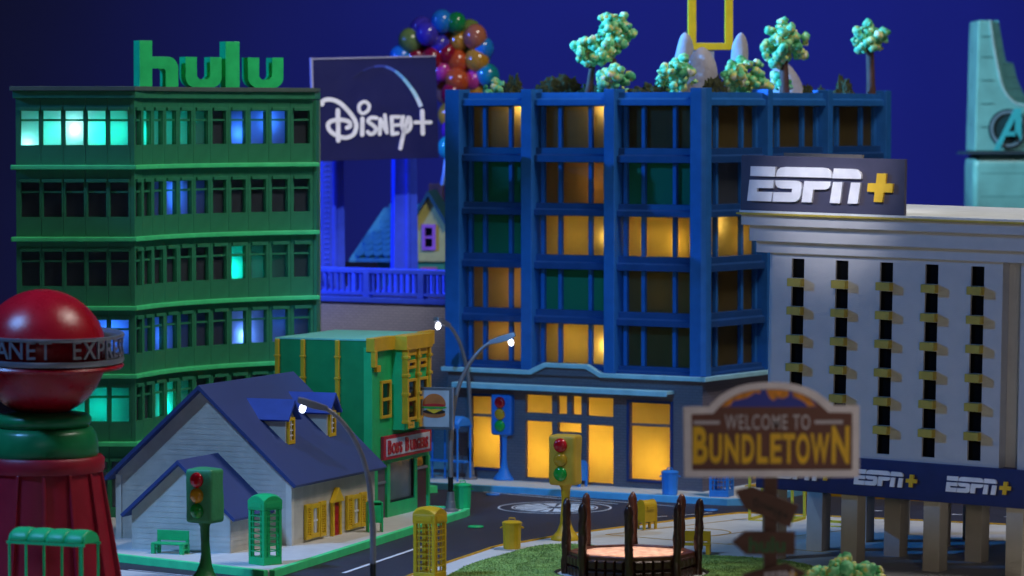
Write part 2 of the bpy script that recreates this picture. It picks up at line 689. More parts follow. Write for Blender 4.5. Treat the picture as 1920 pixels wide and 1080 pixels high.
strip((-1.83, 41.55), (-0.98, 44.3), 0.05)
strip((-0.38, 50.55), (1.35, 48.95), 0.03)
strip((0.1, 50.3), (2.2, 48.55), 0.02)
for x0, y0 in ((1.72, 47.32), (2.08, 47.55), (2.30, 47.75)):
    strip((x0, y0), (x0 + 0.2, y0 + 0.14), 0.03)
for i in range(5):
    strip((4.2 + i * 0.95, 48.3 - i * 0.45), (4.65 + i * 0.95, 48.08 - i * 0.45), 0.05)
strip((-4.2, 41.86), (-3.3, 41.16), 0.02)
# round emblem painted on the crossing
cx, cy = 0.541, 48.505
em = MB()
for r0, r1 in ((0.70, 0.725), (0.53, 0.55)):
    em.poly(arc(cx, cy, r1, 0, 360, 48)[:-1], ZR, ZR + 0.002, 'xy', holes=[arc(cx, cy, r0, 0, 360, 48)[:-1]])
for k in range(16):
    a = 22.5 * k + 6
    r1 = 0.50
    w = 0.05 if k % 2 else 0.085
    p0 = Vector((cx + 0.10 * math.cos(R(a)), cy + 0.10 * math.sin(R(a))))
    p1 = Vector((cx + r1 * math.cos(R(a)), cy + r1 * math.sin(R(a))))
    n = Vector((-math.sin(R(a)), math.cos(R(a))))
    em.poly([p0 + n * 0.012, p0 - n * 0.012, p1 - n * w, p1 + n * w], ZR, ZR + 0.002, 'xy')
em.build('road_emblem', LINE, road)

# court lines on the front block
court = mat('mustard_line_paint', (190, 150, 60), 0.6)


def ring_line(cx, cy, r, a0, a1, w, n=24):
    o = arc(cx, cy, r + w / 2, a0, a1, n)
    i = arc(cx, cy, r - w / 2, a0, a1, n)
    return MB().poly(o + i[::-1], 0.002, 0.004, 'xy').build('court_line', court, right_pave)


for a, b in (((1.1, 44.75), (3.6, 42.9)), ((1.1, 44.75), (3.1, 46.8)), ((2.05, 44.35), (2.75, 45.05)), ((2.75, 45.05), (3.3, 44.65)), ((2.45, 43.75), (3.9, 45.2))):
    strip(a, b, 0.022, 0.002, court, right_pave, 'court_line')
ring_line(2.15, 45.0, 0.42, -80, 100, 0.022)
ring_line(3.0, 44.2, 0.34, 60, 290, 0.022)

# raised deck behind: brick retaining wall
rw = thing('retaining_wall', 'long blue grey brick retaining wall under the cobalt railing', 'wall', (-1.91, 55.0, -0.07), -32.5)
bx('wall', BRICK_WALL, rw, -6, 2.6, 0, 0.4, 0, 2.28)
bx('coping', BLUE_RAIL, rw, -6, 2.6, -0.05, 0.42, 2.285, 2.36, 0.01)
dk = MB().poly([(-6.2, 58.2), (1.0, 53.6), (6, 60), (4, 72), (-8, 70)], 2.05, 2.2, 'xy').build('raised_deck', mat('deck_card', (60, 62, 90), 0.7))
structure(dk)
for yy, lab, dz, xs in ((0.12, 'cobalt blue slatted railing along the brick wall top', 0.0, (-6, 2.6)), (1.5, 'darker cobalt railing set back behind the front railing', -0.05, (-3.4, 2.3))):
    rl = thing('railing', lab, 'railing', (-1.91 + yy * 0.537, 55.0 + yy * 0.843, 2.29 + dz), -32.5)
    bx('top_rail', BLUE_RAIL, rl, xs[0], xs[1], -0.04, 0.06, 0.34, 0.40, 0.008)
    bx('bottom_rail', BLUE_RAIL, rl, xs[0], xs[1], -0.03, 0.05, 0.03, 0.07)
    base = None
    x = xs[0] + 0.05
    i = 0
    while x < xs[1]:
        if i % 9 == 0:
            bx('post', BLUE_RAIL, rl, x - 0.05, x + 0.05, -0.05, 0.07, 0, 0.36, 0.006)
        elif base is None:
            base = bx('baluster', BLUE_RAIL, rl, -0.015, 0.015, -0.01, 0.03, 0.065, 0.345)
            base.location.x = x
        else:
            dup(base, loc=(x, 0, 0))
        x += 0.105
        i += 1

# ------------------------------------------------------------------ green office block with a concave curved front
gb = thing('office_building', 'tall green office block with curved ribbon window front and lit windows', 'building', (-4.59, 46.70, 0), 0)
BANDS = [0.0, 0.90, 1.727, 2.556, 3.398, 4.272]
TOPS = [0.90, 1.727, 2.556, 3.398, 4.272, 5.13]
seg_len = 0.325
path = [Vector((0, 0))]
phis = [78 - 4.8 * i for i in range(11)]
for ph in phis:
    path.append(path[-1] + Vector((math.cos(R(ph)), math.sin(R(ph)))) * seg_len)


def panel_mesh(w, h, win, t, name):
    """a wall panel of width w, height h with one window opening (x0,x1,z0,z1)"""
    x0, x1, z0, z1 = win
    mb = MB().poly([(0, 0), (w, 0), (w, h), (0, h)], 0, t, 'xz', holes=[[(x0, z0), (x1, z0), (x1, z1), (x0, z1)]])
    return mb


LEFT_W = 0.271
led_green = (0.0, 1.0, 0.56)
led_blue = (0.04, 0.22, 1.0)


def facade_panel(parent, loc, rotz, w, f, wx0, wx1, pane):
    h = TOPS[f] - BANDS[f] - 0.002
    zb, zt = (0.27, 0.685) if f else (0.12, 0.68)
    p = panel_mesh(w - 0.004, h, (wx0, wx1, zb, zt), 0.06, 'wall_panel').build('wall_panel', GREEN, parent, loc, (0, 0, rotz))
    fr = MB()
    fr.box(wx0, wx1, 0.018, 0.05, zt - 0.125, zt - 0.100)
    fr.box(wx0, wx0 + 0.010, 0.018, 0.05, zb, zt)
    fr.box(wx1 - 0.010, wx1, 0.018, 0.05, zb, zt)
    fr.build('window_frame', GREEN, p)
    MB().box(wx0 - 0.004, wx1 + 0.004, -0.03, 0.0, zt + 0.004, zt + 0.046).build('hood', GREEN, p, bevel=0.004)
    sheet('pane', pane, p, (wx0 - 0.002, 0.063, zb - 0.01), (wx1 + 0.002, 0.063, zt + 0.01))
    return p


# flat left wing: five windows a floor
for f in range(6):
    bx('wall_panel', GREEN, gb, -1.44, -0.05 - 5 * LEFT_W, 0, 0.06, BANDS[f], TOPS[f])
    bx('wall_panel', GREEN, gb, -0.048, 0.0, 0, 0.06, BANDS[f], TOPS[f])
    for i in range(5):
        facade_panel(gb, (-0.05 - (5 - i) * LEFT_W, 0, BANDS[f]), 0, LEFT_W, f, 0.016, LEFT_W - 0.020, FROST)
# curved front: eleven windows a floor
for f in range(6):
    for i in range(11):
        p = path[i]
        facade_panel(gb, (p.x, p.y, BANDS[f]), R(phis[i]), seg_len, f, 0.045, seg_len - 0.045, FROST)

off = []
for i in range(12):
    a = R(phis[max(i - 1, 0)])
    b = R(phis[min(i, 10)])
    m = (a + b) / 2
    off.append((-math.sin(m), math.cos(m)))


def curve_pts(d):
    return [(path[i].x + off[i][0] * d, path[i].y + off[i][1] * d) for i in range(12)]


# ledges, cornice, roof
for f in range(1, 6):
    o1 = curve_pts(-0.075)
    i1 = curve_pts(0.02)
    outer = [(-1.50, -0.07), (0.03, -0.07)] + o1[1:] + [(o1[-1][0] + 0.05, o1[-1][1] + 0.03)]
    inner = [(i1[-1][0] + 0.05, i1[-1][1] + 0.03)] + i1[1:][::-1] + [(-0.02, 0.02), (-1.50, 0.02)]
    MB().poly(outer + inner, BANDS[f] - 0.03, BANDS[f] + 0.028, 'xy').build('ledge', GREEN_LEDGE, gb, bevel=0.012)
back = [(path[-1].x + 0.05, path[-1].y + 0.9), (-1.42, path[-1].y + 0.9)]
for d, z0, z1, mm, nm in ((-0.05, 5.11, 5.20, GREEN, 'cornice'), (-0.085, 5.20, 5.255, mat('grey_green_roof_edge', (84, 104, 100), 0.6), 'roof')):
    oc = curve_pts(d)
    MB().poly([(-1.42 + d, d), (0.02, d)] + oc[1:] + back, z0, z1, 'xy').build(nm, mm, gb, bevel=0.006)
# shell: floors, outer side walls, dark core
core = MB()
ic = curve_pts(0.5)
poly_in = [(-1.40, 0.62), (-0.45, 0.62)] + [q for q in ic[2:]] + [(back[0][0], back[0][1] - 0.05), (-1.40, back[1][1] - 0.05)]
core.poly(poly_in, 0.0, 5.1, 'xy')
core.build('core', INTERIOR, gb)
fl = MB()
fc = curve_pts(0.055)
for f in range(0, 7):
    z = (BANDS + [5.115])[f]
    fl.poly([(-1.42, 0.055), (-0.02, 0.055)] + fc[1:] + [(back[0][0] - 0.02, back[0][1] - 0.02), (-1.42, back[1][1] - 0.02)], z - 0.012, z - 0.002, 'xy')
fl.build('floor_slab', INTERIOR, gb)
bx('side_wall', GREEN, gb, -1.44, -1.40, 0.062, back[1][1], 0, 5.1)
bx('side_wall', GREEN, gb, path[-1].x, path[-1].x + 0.04, path[-1].y + 0.02, back[0][1], 0, 5.1)
bx('rear_wall', GREEN, gb, -1.44, back[0][0], back[0][1], back[0][1] + 0.04, 0, 5.1)


def partition(i, f):
    a = Vector((path[i].x + off[i][0] * 0.07, path[i].y + off[i][1] * 0.07))
    b = Vector((ic[i][0], ic[i][1]))
    d = (b - a).normalized()
    n = Vector((-d.y, d.x)) * 0.006
    MB().poly([a + n, b + n, b - n, a - n], BANDS[f] + 0.002, TOPS[f] - 0.014, 'xy').build('partition', INTERIOR, gb)


def curve_led(f, s, zf, power, color, depth=0.20):
    i = min(int(s), 10)
    t = s - i
    p = path[i].lerp(path[i + 1], t)
    q = (p.x + off[i][0] * depth, p.y + off[i][1] * depth, BANDS[f] + zf)
    lamp_point('window_lamp', gb, q, power, color)


for f in range(1, 6):
    a, b = (-0.03, 0.07), (-0.44, 0.61)
    MB().poly([a, (a[0] + 0.01, a[1]), (b[0] + 0.01, b[1]), b], BANDS[f], TOPS[f] - 0.014, 'xy').build('partition', INTERIOR, gb)
for f, cuts in ((5, (1, 6, 7, 10)), (4, (2, 6)), (3, (7, 8)), (2, (1, 7)), (1, (2, 5))):
    for c in cuts:
        partition(c, f)
curve_led(5, 1.6, 0.40, 1.5, led_green, 0.24)
curve_led(5, 4.2, 0.40, 0.7, led_green, 0.32)
curve_led(5, 7.7, 0.40, 1.0, led_blue, 0.17)
curve_led(5, 9.1, 0.55, 1.1, led_blue, 0.17)
curve_led(4, 4.0, 0.52, 1.3, led_blue, 0.17)
curve_led(3, 7.4, 0.38, 1.2, led_green, 0.19)
curve_led(3, 8.6, 0.40, 0.16, led_green, 0.30)
curve_led(2, 7.95, 0.36, 1.9, (0.14, 0.34, 1.0), 0.13)
curve_led(2, 3.0, 0.42, 0.9, led_blue, 0.20)
curve_led(2, 9.6, 0.5, 0.2, led_blue, 0.25)
curve_led(1, 3.3, 0.36, 1.6, led_green, 0.14)
for x, y, z, pw, c in ((-0.73, 0.150, 0.46, 1.5, (0.40, 1.0, 0.85)), (-1.31, 0.155, 0.28, 1.1, (0.30, 1.0, 0.80)), (-1.0, 0.22, 0.42, 0.8, led_green), (-0.43, 0.20, 0.42, 1.1, led_green), (-0.15, 0.22, 0.42, 0.9, led_green)):
    lamp_point('window_lamp', gb, (x, y, BANDS[5] + z), pw, c)
lamp_point('window_lamp', gb, (-0.30, 0.20, BANDS[2] + 0.55), 1.2, led_blue)
lamp_point('window_lamp', gb, (-0.42, 0.26, BANDS[1] + 0.42), 0.75, led_green)
lamp_point('window_lamp', gb, (-0.9, 0.26, BANDS[1] + 0.42), 0.5, led_green)

# rooftop lettering
hs = thing('rooftop_sign', 'row of four chunky green letters standing on the green office roof', 'sign', (-4.70, 48.22, 5.255), 34.6)


def letter_h(x, w, h, xh, t):
    r = 0.15
    a = [(x, 0), (x + t, 0), (x + t, xh - 0.15), (x + w - t - 0.03, xh - 0.15), (x + w - t, xh - 0.18), (x + w - t, 0), (x + w, 0)]
    top = [(x + w - r + r * math.cos(R(d)), xh - r + r * math.sin(R(d))) for d in range(0, 91, 15)]
    return a + top + [(x + t, xh), (x + t, h), (x, h)]


def letter_u(x, w, xh, t):
    r = 0.14
    lo = [(x + r + r * math.cos(R(d)), r + r * math.sin(R(d))) for d in range(180, 271, 15)] + [(x + w - r + r * math.cos(R(d)), r + r * math.sin(R(d))) for d in range(270, 361, 15)]
    return lo + [(x + w, xh), (x + w - t, xh), (x + w - t, 0.145), (x + w - t - 0.035, 0.105), (x + t + 0.035, 0.105), (x + t, 0.145), (x + t, xh), (x, xh)]


SG = mat('rooftop_sign_green', (48, 226, 132), 0.42)
for sh in (letter_h(0.0, 0.56, 0.585, 0.385, 0.185), letter_u(0.66, 0.53, 0.385, 0.17), [(1.245, 0), (1.455, 0), (1.455, 0.585), (1.245, 0.585)], letter_u(1.575, 0.53, 0.385, 0.17)):
    MB().poly(sh, -0.06, 0.09, 'xz').build('letter', SG, hs, bevel=0.006)

# ------------------------------------------------------------------ blue apartment block
bb = thing('apartment_building', 'blue gridded apartment block with amber windows over a grey brick shop', 'building', (2.482, 49.883, 0), -32.5)
D2 = 5.35      # length of the side that recedes to the right
ROWS = [(5.032, 4.473), (4.280, 3.735), (3.570, 3.046), (2.859, 2.313), (2.133, 1.600)]
FP = [(-3.97, -3.74), (-2.755, -2.585), (-1.462, -1.300), (-0.17, 0.0)]
SP = [(0.0, 0.14), (1.66, 1.80), (3.38, 3.52), (5.12, 5.28)]
PZ0, PZ1 = 1.50, 5.25
MB().box(FP[0][0], FP[0][1], -0.08, 0.2, PZ0, PZ1).build('pillar', BLUE, bb, bevel=0.008)
for a, b in FP[1:3]:
    MB().box(a, b, -0.08, 0.2, PZ0, PZ1).build('pillar', BLUE, bb, bevel=0.008)
MB().poly([(-0.17, -0.05), (0.0, -0.05), (0.05, 0.0), (0.05, 0.14), (-0.17, 0.14)], PZ0, PZ1 + 0.01, 'xy').build('pillar', BLUE, bb, bevel=0.008)
for a, b in SP[1:]:
    MB().box(-0.2, 0.05, a, b, PZ0, PZ1).build('pillar', BLUE, bb, bevel=0.008)
BEAM_SHADE = mat('beam_shade_navy', (24, 66, 126), 0.5)  # lower beams: wall blue darkened, their shade put into the colour
BEAMS = [(5.032, 5.205), (4.280, 4.473), (3.570, 3.735), (2.859, 3.046), (2.133, 2.313), (1.47, 1.600)]
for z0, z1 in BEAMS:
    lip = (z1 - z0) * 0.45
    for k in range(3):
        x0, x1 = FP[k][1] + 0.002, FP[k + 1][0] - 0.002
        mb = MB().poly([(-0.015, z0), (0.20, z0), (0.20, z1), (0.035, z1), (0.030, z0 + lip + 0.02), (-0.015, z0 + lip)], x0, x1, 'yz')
        mb.build('beam', BLUE if z1 > 5.1 else BEAM_SHADE, bb, bevel=0.004)
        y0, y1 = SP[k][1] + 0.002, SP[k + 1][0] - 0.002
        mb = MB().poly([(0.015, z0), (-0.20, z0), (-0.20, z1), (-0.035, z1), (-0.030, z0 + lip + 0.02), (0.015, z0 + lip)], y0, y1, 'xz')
        mb.build('beam', BLUE if z1 > 5.1 else BEAM_SHADE, bb, bevel=0.004)
GREENS = {(0, 1), (0, 2), (1, 3), (2, 1), (0, 1)}
for r, (zt, zb) in enumerate(ROWS):
    for k in range(3):
        x0, x1 = FP[k][1], FP[k + 1][0]
        w = x1 - x0
        xs = [x0 + 0.075, x0 + w * 0.30, x0 + w * 0.72, x1 - 0.015]
        for xm in (x0 + 0.035, x0 + w * 0.30 - 0.03, x0 + w * 0.72 - 0.03):
            bx('mullion', BLUE, bb, xm, xm + 0.055, 0.10, 0.158, zb + 0.001, zt - 0.001, 0.004)
        pm = GREEN_PANE if (k, r) in GREENS else AMBER
        for q in range(3):
            a = xs[q] + (0.02 if q else 0.0)
            sheet('pane', pm, bb, (a - 0.03, 0.162, zb - 0.01), (xs[q + 1] + (0.0 if q < 2 else 0.02), 0.162, zt + 0.01))
    for k in range(3):
        y0, y1 = SP[k][1], SP[k + 1][0]
        w = y1 - y0
        ys = [y0 + 0.02, y0 + w * 0.27, y0 + w * 0.72, y1 - 0.01]
        for ym in (y0 + w * 0.27 - 0.03, y0 + w * 0.72 - 0.03, y1 - 0.07):
            bx('mullion', BLUE, bb, -0.158, -0.10, ym, ym + 0.06, zb + 0.001, zt - 0.001, 0.004)
        for q in range(3):
            sheet('pane', AMBER if r != 1 else FROST, bb, (-0.162, ys[q] - 0.01, zb - 0.01), (-0.162, ys[q + 1] + 0.02, zt + 0.01), 'yz')
# rooms behind the panes
rm = MB()
for z in [5.10, 4.38, 3.65, 2.95, 2.22, 1.52]:
    rm.poly([(-3.9, 0.19), (-0.19, 0.19), (-0.19, D2 - 0.1), (-3.9, D2 - 0.1)], z - 0.01, z + 0.01, 'xy')
rm.poly([(-3.9, 0.80), (-0.80, 0.80), (-0.80, D2 - 0.1), (-3.9, D2 - 0.1)], 0.0, 5.05, 'xy')
for x in (-2.67, -1.38):
    rm.box(x - 0.01, x + 0.01, 0.19, 0.80, 1.5, 5.05)
for y in (1.73, 3.45):
    rm.box(-0.80, -0.19, y - 0.01, y + 0.01, 1.5, 5.05)
rm.poly([(-0.2, 0.18), (-0.18, 0.2), (-0.79, 0.81), (-0.81, 0.79)], 1.5, 5.05, 'xy')
rm.build('room_lining', INTERIOR, bb)
bx('side_wall', BLUE_DARK, bb, -3.95, -3.90, 0.2, D2 - 0.1, 0, 5.15)
bx('rear_wall', BLUE_DARK, bb, -3.95, -0.05, D2 - 0.1, D2 - 0.05, 0, 5.15)
bx('roof', mat('roof_felt', (60, 70, 64), 0.9, bump=0.2), bb, -3.9, -0.1, 0.1, D2 - 0.1, 5.02, 5.08)
warm = (1.0, 0.64, 0.10)
warmw = (1.0, 0.76, 0.26)
for x, y, z, pw, c in (
        (-2.87, 0.26, 5.02, 2.2, warmw), (-1.59, 0.26, 5.02, 2.0, warmw),
        (-1.70, 0.45, 4.00, 0.5, (1.0, 0.50, 0.14)), (-1.57, 0.25, 3.30, 0.6, warmw), (-2.1, 0.50, 3.3, 0.9, warm),
        (-0.50, 0.32, 3.25, 0.75, warm), (-0.95, 0.50, 3.30, 1.0, warm),
        (-3.0, 0.50, 2.60, 0.8, (1.0, 0.58, 0.20)), (-0.75, 0.45, 2.55, 0.05, warm),
        (-3.1, 0.45, 1.90, 1.0, (1.0, 0.58, 0.18)), (-1.57, 0.245, 1.84, 1.3, warmw), (-2.1, 0.45, 1.9, 1.1, warm)):
    lamp_point('window_lamp', bb, (x, y, z), pw, c)
for x, y, z, pw, c in ((-0.30, 0.75, 3.46, 0.8, warmw), (-0.40, 1.3, 3.3, 0.7, warm), (-0.5, 1.0, 4.7, 0.008, warm), (-0.5, 2.6, 4.7, 0.008, warm), (-0.5, 1.0, 2.6, 0.01, warm)):
    lamp_point('window_lamp', bb, (x, y, z), pw, c)

# shop storey
wins = [(-3.60, -3.12, 0.15, 0.84), (-3.60, -3.12, 0.87, 1.115),
        (-2.73, -2.31, 0.05, 0.815), (-2.73, -2.31, 0.925, 1.165),
        (-2.226, -2.076, 0.925, 1.170), (-2.0, -1.851, 0.925, 1.170),
        (-2.226, -1.851, 0.684, 0.812), (-2.226, -1.851, 0.05, 0.60),
        (-1.768, -1.355, 0.03, 0.80), (-1.768, -1.355, 0.918, 1.165),
        (-1.10, -0.475, 0.115, 0.82), (-1.10, -0.475, 0.85, 1.126)]
holes = [[(a, c), (b, c), (b, d), (a, d)] for a, b, c, d in wins]
MB().poly([(-3.97, 0), (-0.001, 0), (-0.001, 1.46), (-3.97, 1.46)], 0.0, 0.06, 'xz', holes=holes).build('shop_wall', BRICK, bb)
for a, b, c, d in wins:
    sheet('shop_window', AMBER, bb, (a - 0.01, 0.065, c - 0.01), (b + 0.01, 0.065, d + 0.01))
shop_frame = mat('dark_blue_frame_paint', (30, 52, 110), 0.45)
for a, b, c, d in ((-1.10, -0.475, 0.115, 1.126), (-3.60, -3.12, 0.15, 1.115)):
    MB().poly([(a - 0.035, c - 0.035), (b + 0.035, c - 0.035), (b + 0.035, d + 0.035), (a - 0.035, d + 0.035)], -0.03, -0.001, 'xz',
              holes=[[(a, c), (b, c), (b, d), (a, d)]]).build('window_frame', shop_frame, bb, bevel=0.004)
bx('door_leaf', shop_frame, bb, -2.24, -1.84, -0.02, -0.002, 0.02, 0.64, 0.004)
MB().poly([(0.06, 0), (D2, 0), (D2, 1.46), (0.06, 1.46)], -0.06, 0.0, 'yz', holes=[[(1.35, 0.05), (2.2, 0.05), (2.2, 0.8), (1.35, 0.8)]]).build('shop_wall', BRICK, bb)
sheet('shop_window', AMBER, bb, (-0.07, 1.3, 0.03), (-0.07, 2.25, 0.85), 'yz')
sr = MB()
sr.box(-3.9, -0.1, 0.79, 0.80, 0, 1.46).box(-3.92, -3.90, 0.07, 0.8, 0, 1.46)
sr.box(-0.8, -0.79, 0.8, 3.0, 0, 1.46).box(-3.9, -0.1, 0.07, 0.8, 1.44, 1.46).box(-0.8, -0.1, 0.8, 3, 1.44, 1.46).box(-0.8, -0.08, 2.98, 3, 0, 1.46)
sr.build('room_lining', INTERIOR, bb)
for x, z, pw in ((-3.32, 0.5, 1.5), (-2.5, 0.32, 1.6), (-1.9, 0.75, 1.2), (-1.5, 0.45, 1.6), (-0.75, 0.35, 1.9), (-2.9, 0.7, 0.9)):
    lamp_point('window_lamp', bb, (x, 0.42, z), pw * 2.3, (1.0, 0.62, 0.09))
lamp_point('window_lamp', bb, (-0.45, 1.8, 0.5), 1.6, warm)
# pale moulding with a stepped pediment, and the canopy strip under it
mould = [(-4.03, 1.44), (-2.60, 1.44), (-2.37, 1.545), (-1.74, 1.545), (-1.52, 1.44), (0.06, 1.44), (0.06, 1.50), (-1.50, 1.50), (-1.71, 1.605), (-2.40, 1.605), (-2.63, 1.50), (-4.03, 1.50)]
MB().poly(mould, -0.09, -0.002, 'xz').build('moulding', CYAN, bb, bevel=0.008)
MB().poly([(-2.60, 1.44), (-1.52, 1.44), (-1.74, 1.545), (-2.37, 1.545)], -0.045, -0.004, 'xz').build('pediment', BRICK, bb)
bx('moulding', CYAN, bb, 0.002, 0.09, -0.09, D2, 1.44, 1.50, 0.008)
bx('canopy', CYAN, bb, -3.78, -0.42, -0.20, -0.004, 1.26, 1.305, 0.006)
bx('canopy_edge', CYAN, bb, -3.78, -0.42, -0.21, -0.202, 1.235, 1.30, 0.003)

# ------------------------------------------------------------------ pale hotel block on legs
hb = thing('hotel_building', 'pale lavender slab building on square legs with gold window ledges', 'building', (2.711, 42.253, 0), -33)
hb.rotation_euler = (0, R(1.0), R(-33))
LAV = mat('pale_lavender_card', (178, 178, 180), 0.62, var=0.04, bump=0.06)
BEIGE = mat('beige_leg_card', (176, 170, 160), 0.65, var=0.05)
HG = mat('dull_gold_paint', (170, 152, 62), 0.5)
W, DP = 3.20, 3.3
colx = [0.364 + 0.5435 * i for i in range(5)]
rowz = [3.345 - 0.3105 * i for i in range(7)]
holes = [[(x, z - 0.212), (x + 0.156, z - 0.212), (x + 0.156, z), (x, z)] for x in colx for z in rowz]
MB().poly([(0.12, 1.2), (2.91, 1.2), (2.91, 3.43), (0.12, 3.43)], 0, 0.16, 'xz', holes=holes).build('front_wall', LAV, hb)
bx('body', LAV, hb, 0.0, W - 0.12, 0.165, DP, 1.18, 3.43)
bx('pilaster', LAV, hb, W - 0.085, W, 0.02, DP, 1.2, 3.43)
for x in colx:
    for k, z in enumerate(rowz):
        bx('window', mat('matt_black_card', (4, 4, 5), 0.9, bump=0, spec=0.1), hb, x - 0.002, x + 0.158, 0.03, 0.04, z - 0.214, z + 0.002)
        if k < 6:
            bx('ledge', HG, hb, x - 0.012, x + 0.160, -0.085, 0.028, z - 0.302, z - 0.214, 0.004)
bx('cornice', LAV, hb, -0.06, W + 0.02, -0.045, DP + 0.02, 3.40, 3.525, 0.004)
bx('cornice', LAV, hb, -0.115, W + 0.05, -0.11, DP + 0.05, 3.525, 3.70, 0.004)
bx('cornice', LAV, hb, -0.18, W + 0.09, -0.18, DP + 0.09, 3.70, 3.815, 0.004)
bx('roof', mat('white_roof_card', (214, 220, 222), 0.6), hb, -0.20, W + 0.11, -0.19, DP + 0.1, 3.837, 3.862)
bx('roof_trim', HG, hb, -0.225, W + 0.13, -0.225, DP + 0.12, 3.815, 3.840, 0.006)
bx('fascia_band', mat('navy_fascia_paint', (30, 40, 92), 0.5), hb, -0.02, W + 0.03, -0.03, DP - 0.02, 0.80, 1.21, 0.005)
for yy in (0.06, 1.08, 2.15, 3.05):
    for xx in (0.02, 1.00, 2.0, 2.98):
        zb = xx * math.tan(R(1.0)) - 0.02
        bx('leg', BEIGE, hb, xx, xx + 0.20, yy, yy + 0.20, zb, 0.80, 0.005)

LOGO = dict(
    bars=[[(190, 170), (457, 175), (447, 277), (187, 270)],
          [(465, 275), (467, 240), (480, 205), (510, 182), (560, 176), (950, 182), (1000, 190), (1032, 215), (1047, 250), (1047, 288)],
          [(1072, 189), (1270, 194), (1315, 202), (1345, 228), (1358, 262), (1357, 298), (1058, 292)]],
    low=[[(180, 310), (440, 315), (432, 398), (265, 395), (262, 434), (428, 437), (416, 535), (158, 527)],
         [(455, 315), (660, 318), (705, 326), (732, 352), (738, 390), (728, 470), (712, 510), (680, 535), (645, 540), (430, 536), (440, 438), (632, 440), (637, 402), (520, 400), (480, 388), (460, 360)],
         [(765, 322), (1042, 327), (1036, 370), (1020, 395), (980, 410), (860, 410), (842, 545), (738, 541)],
         [(1066, 330), (1165, 332), (1140, 553), (1034, 549)],
         [(1254, 335), (1352, 338), (1326, 558), (1221, 555)]],
    plus=[(1520, 238), (1616, 240), (1609, 342), (1687, 346), (1680, 439), (1592, 437), (1580, 541), (1491, 538), (1500, 434), (1421, 430), (1428, 342), (1512, 342)])


def logo_map(p):
    u = (p[0] - 72) / 1720
    v = 1 - (p[1] - (55 + 35 * u)) / (575 + 25 * u)
    return u, v


def sports_logo(parent, x0, z0, w, h, y, t, white, gold):
    f = lambda p: (x0 + logo_map(p)[0] * w, z0 + logo_map(p)[1] * h)
    for q in LOGO['bars'] + LOGO['low']:
        MB().poly([f(p) for p in q], y - t, y, 'xz').build('letter', white, parent)
    MB().poly([f(p) for p in LOGO['plus']], y - t, y, 'xz').build('plus_sign', gold, parent)


for x0 in (0.055, 1.10, 2.21):
    # 0.78 wide sign area; the letters fill most of it
    sports_logo(hb, x0 + 0.06, 0.875, 0.86, 0.27, -0.031, 0.02, WHITE, mat('gold_letter', (222, 180, 40), 0.45))

rs = thing('rooftop_sign', 'charcoal rooftop sign with slanted white letters and a yellow plus', 'sign', (2.711, 42.253, 0), -33)
rs.rotation_euler = (0, R(1.0), R(-33))
bx('panel', CHARCOAL, rs, -0.197, 1.815, -0.17, -0.12, 3.8625, 4.465, 0.004)
sports_logo(rs, -0.197, 3.855, 2.01, 0.61, -0.1705, 0.035, WHITE, mat('yellow_plus_paint', (235, 190, 50), 0.45))
rs2 = thing('rooftop_sign', 'plain brown back of a second panel behind the charcoal rooftop sign', 'sign', (2.711, 42.253, 0), -33)
rs2.rotation_euler = (0, R(1.0), R(-33))
bx('panel', mat('card_back', (104, 98, 92), 0.7), rs2, -0.15, 0.84, 0.7, 0.74, 3.8625, 4.483)
bx('strut', mat('card_back', (104, 98, 92), 0.7), rs2, 0.1, 0.16, 0.74, 1.0, 3.8625, 4.3)
bx('strut', mat('card_back', (104, 98, 92), 0.7), rs2, 0.6, 0.66, 0.74, 1.0, 3.8625, 4.3)

# ------------------------------------------------------------------ white house with navy roof
hu = thing('house', 'white clapboard house with steep navy roof, two dormers and red door', 'house', (-2.524, 43.62, 0), -22)


def clip(poly, axis, lo, hi):
    for sgn, lim in ((1, lo), (-1, -hi)):
        out = []
        n = len(poly)
        for i in range(n):
            a, b = poly[i], poly[(i + 1) % n]
            da, db = sgn * a[axis] - lim, sgn * b[axis] - lim
            if da >= 0:
                out.append(a)
            if (da >= 0) != (db >= 0):
                t = da / (da - db)
                out.append((a[0] + (b[0] - a[0]) * t, a[1] + (b[1] - a[1]) * t))
        poly = out
        if len(poly) < 3:
            return []
    return poly


def siding(name, poly, parent, fix, sign, plane='xz', course=0.062, m=SIDING):
    """lapped boards: each course leans out a little at its foot"""
    zmax = max(p[1] for p in poly)
    z = 0.0
    mb = MB()
    while z < zmax:
        c = clip(poly, 1, z, min(z + course, zmax + 1e-6))
        if c:
            vs = []
            for u, v in c:
                d = 0.0036 * (1 - (v - z) / course) + 0.004
                vs.append((u, fix + sign * d, v) if plane == 'xz' else (fix + sign * d, u, v))
            back = [(u, fix - sign * 0.02, v) if plane == 'xz' else (fix - sign * 0.02, u, v) for u, v in c]
            n = len(c)
            mb.add(vs + back, [tuple(range(n)), tuple(range(2 * n - 1, n - 1, -1))] + [(i, (i + 1) % n, (i + 1) % n + n, i + n) for i in range(n)])
        z += course
    return mb.build(name, m, parent)


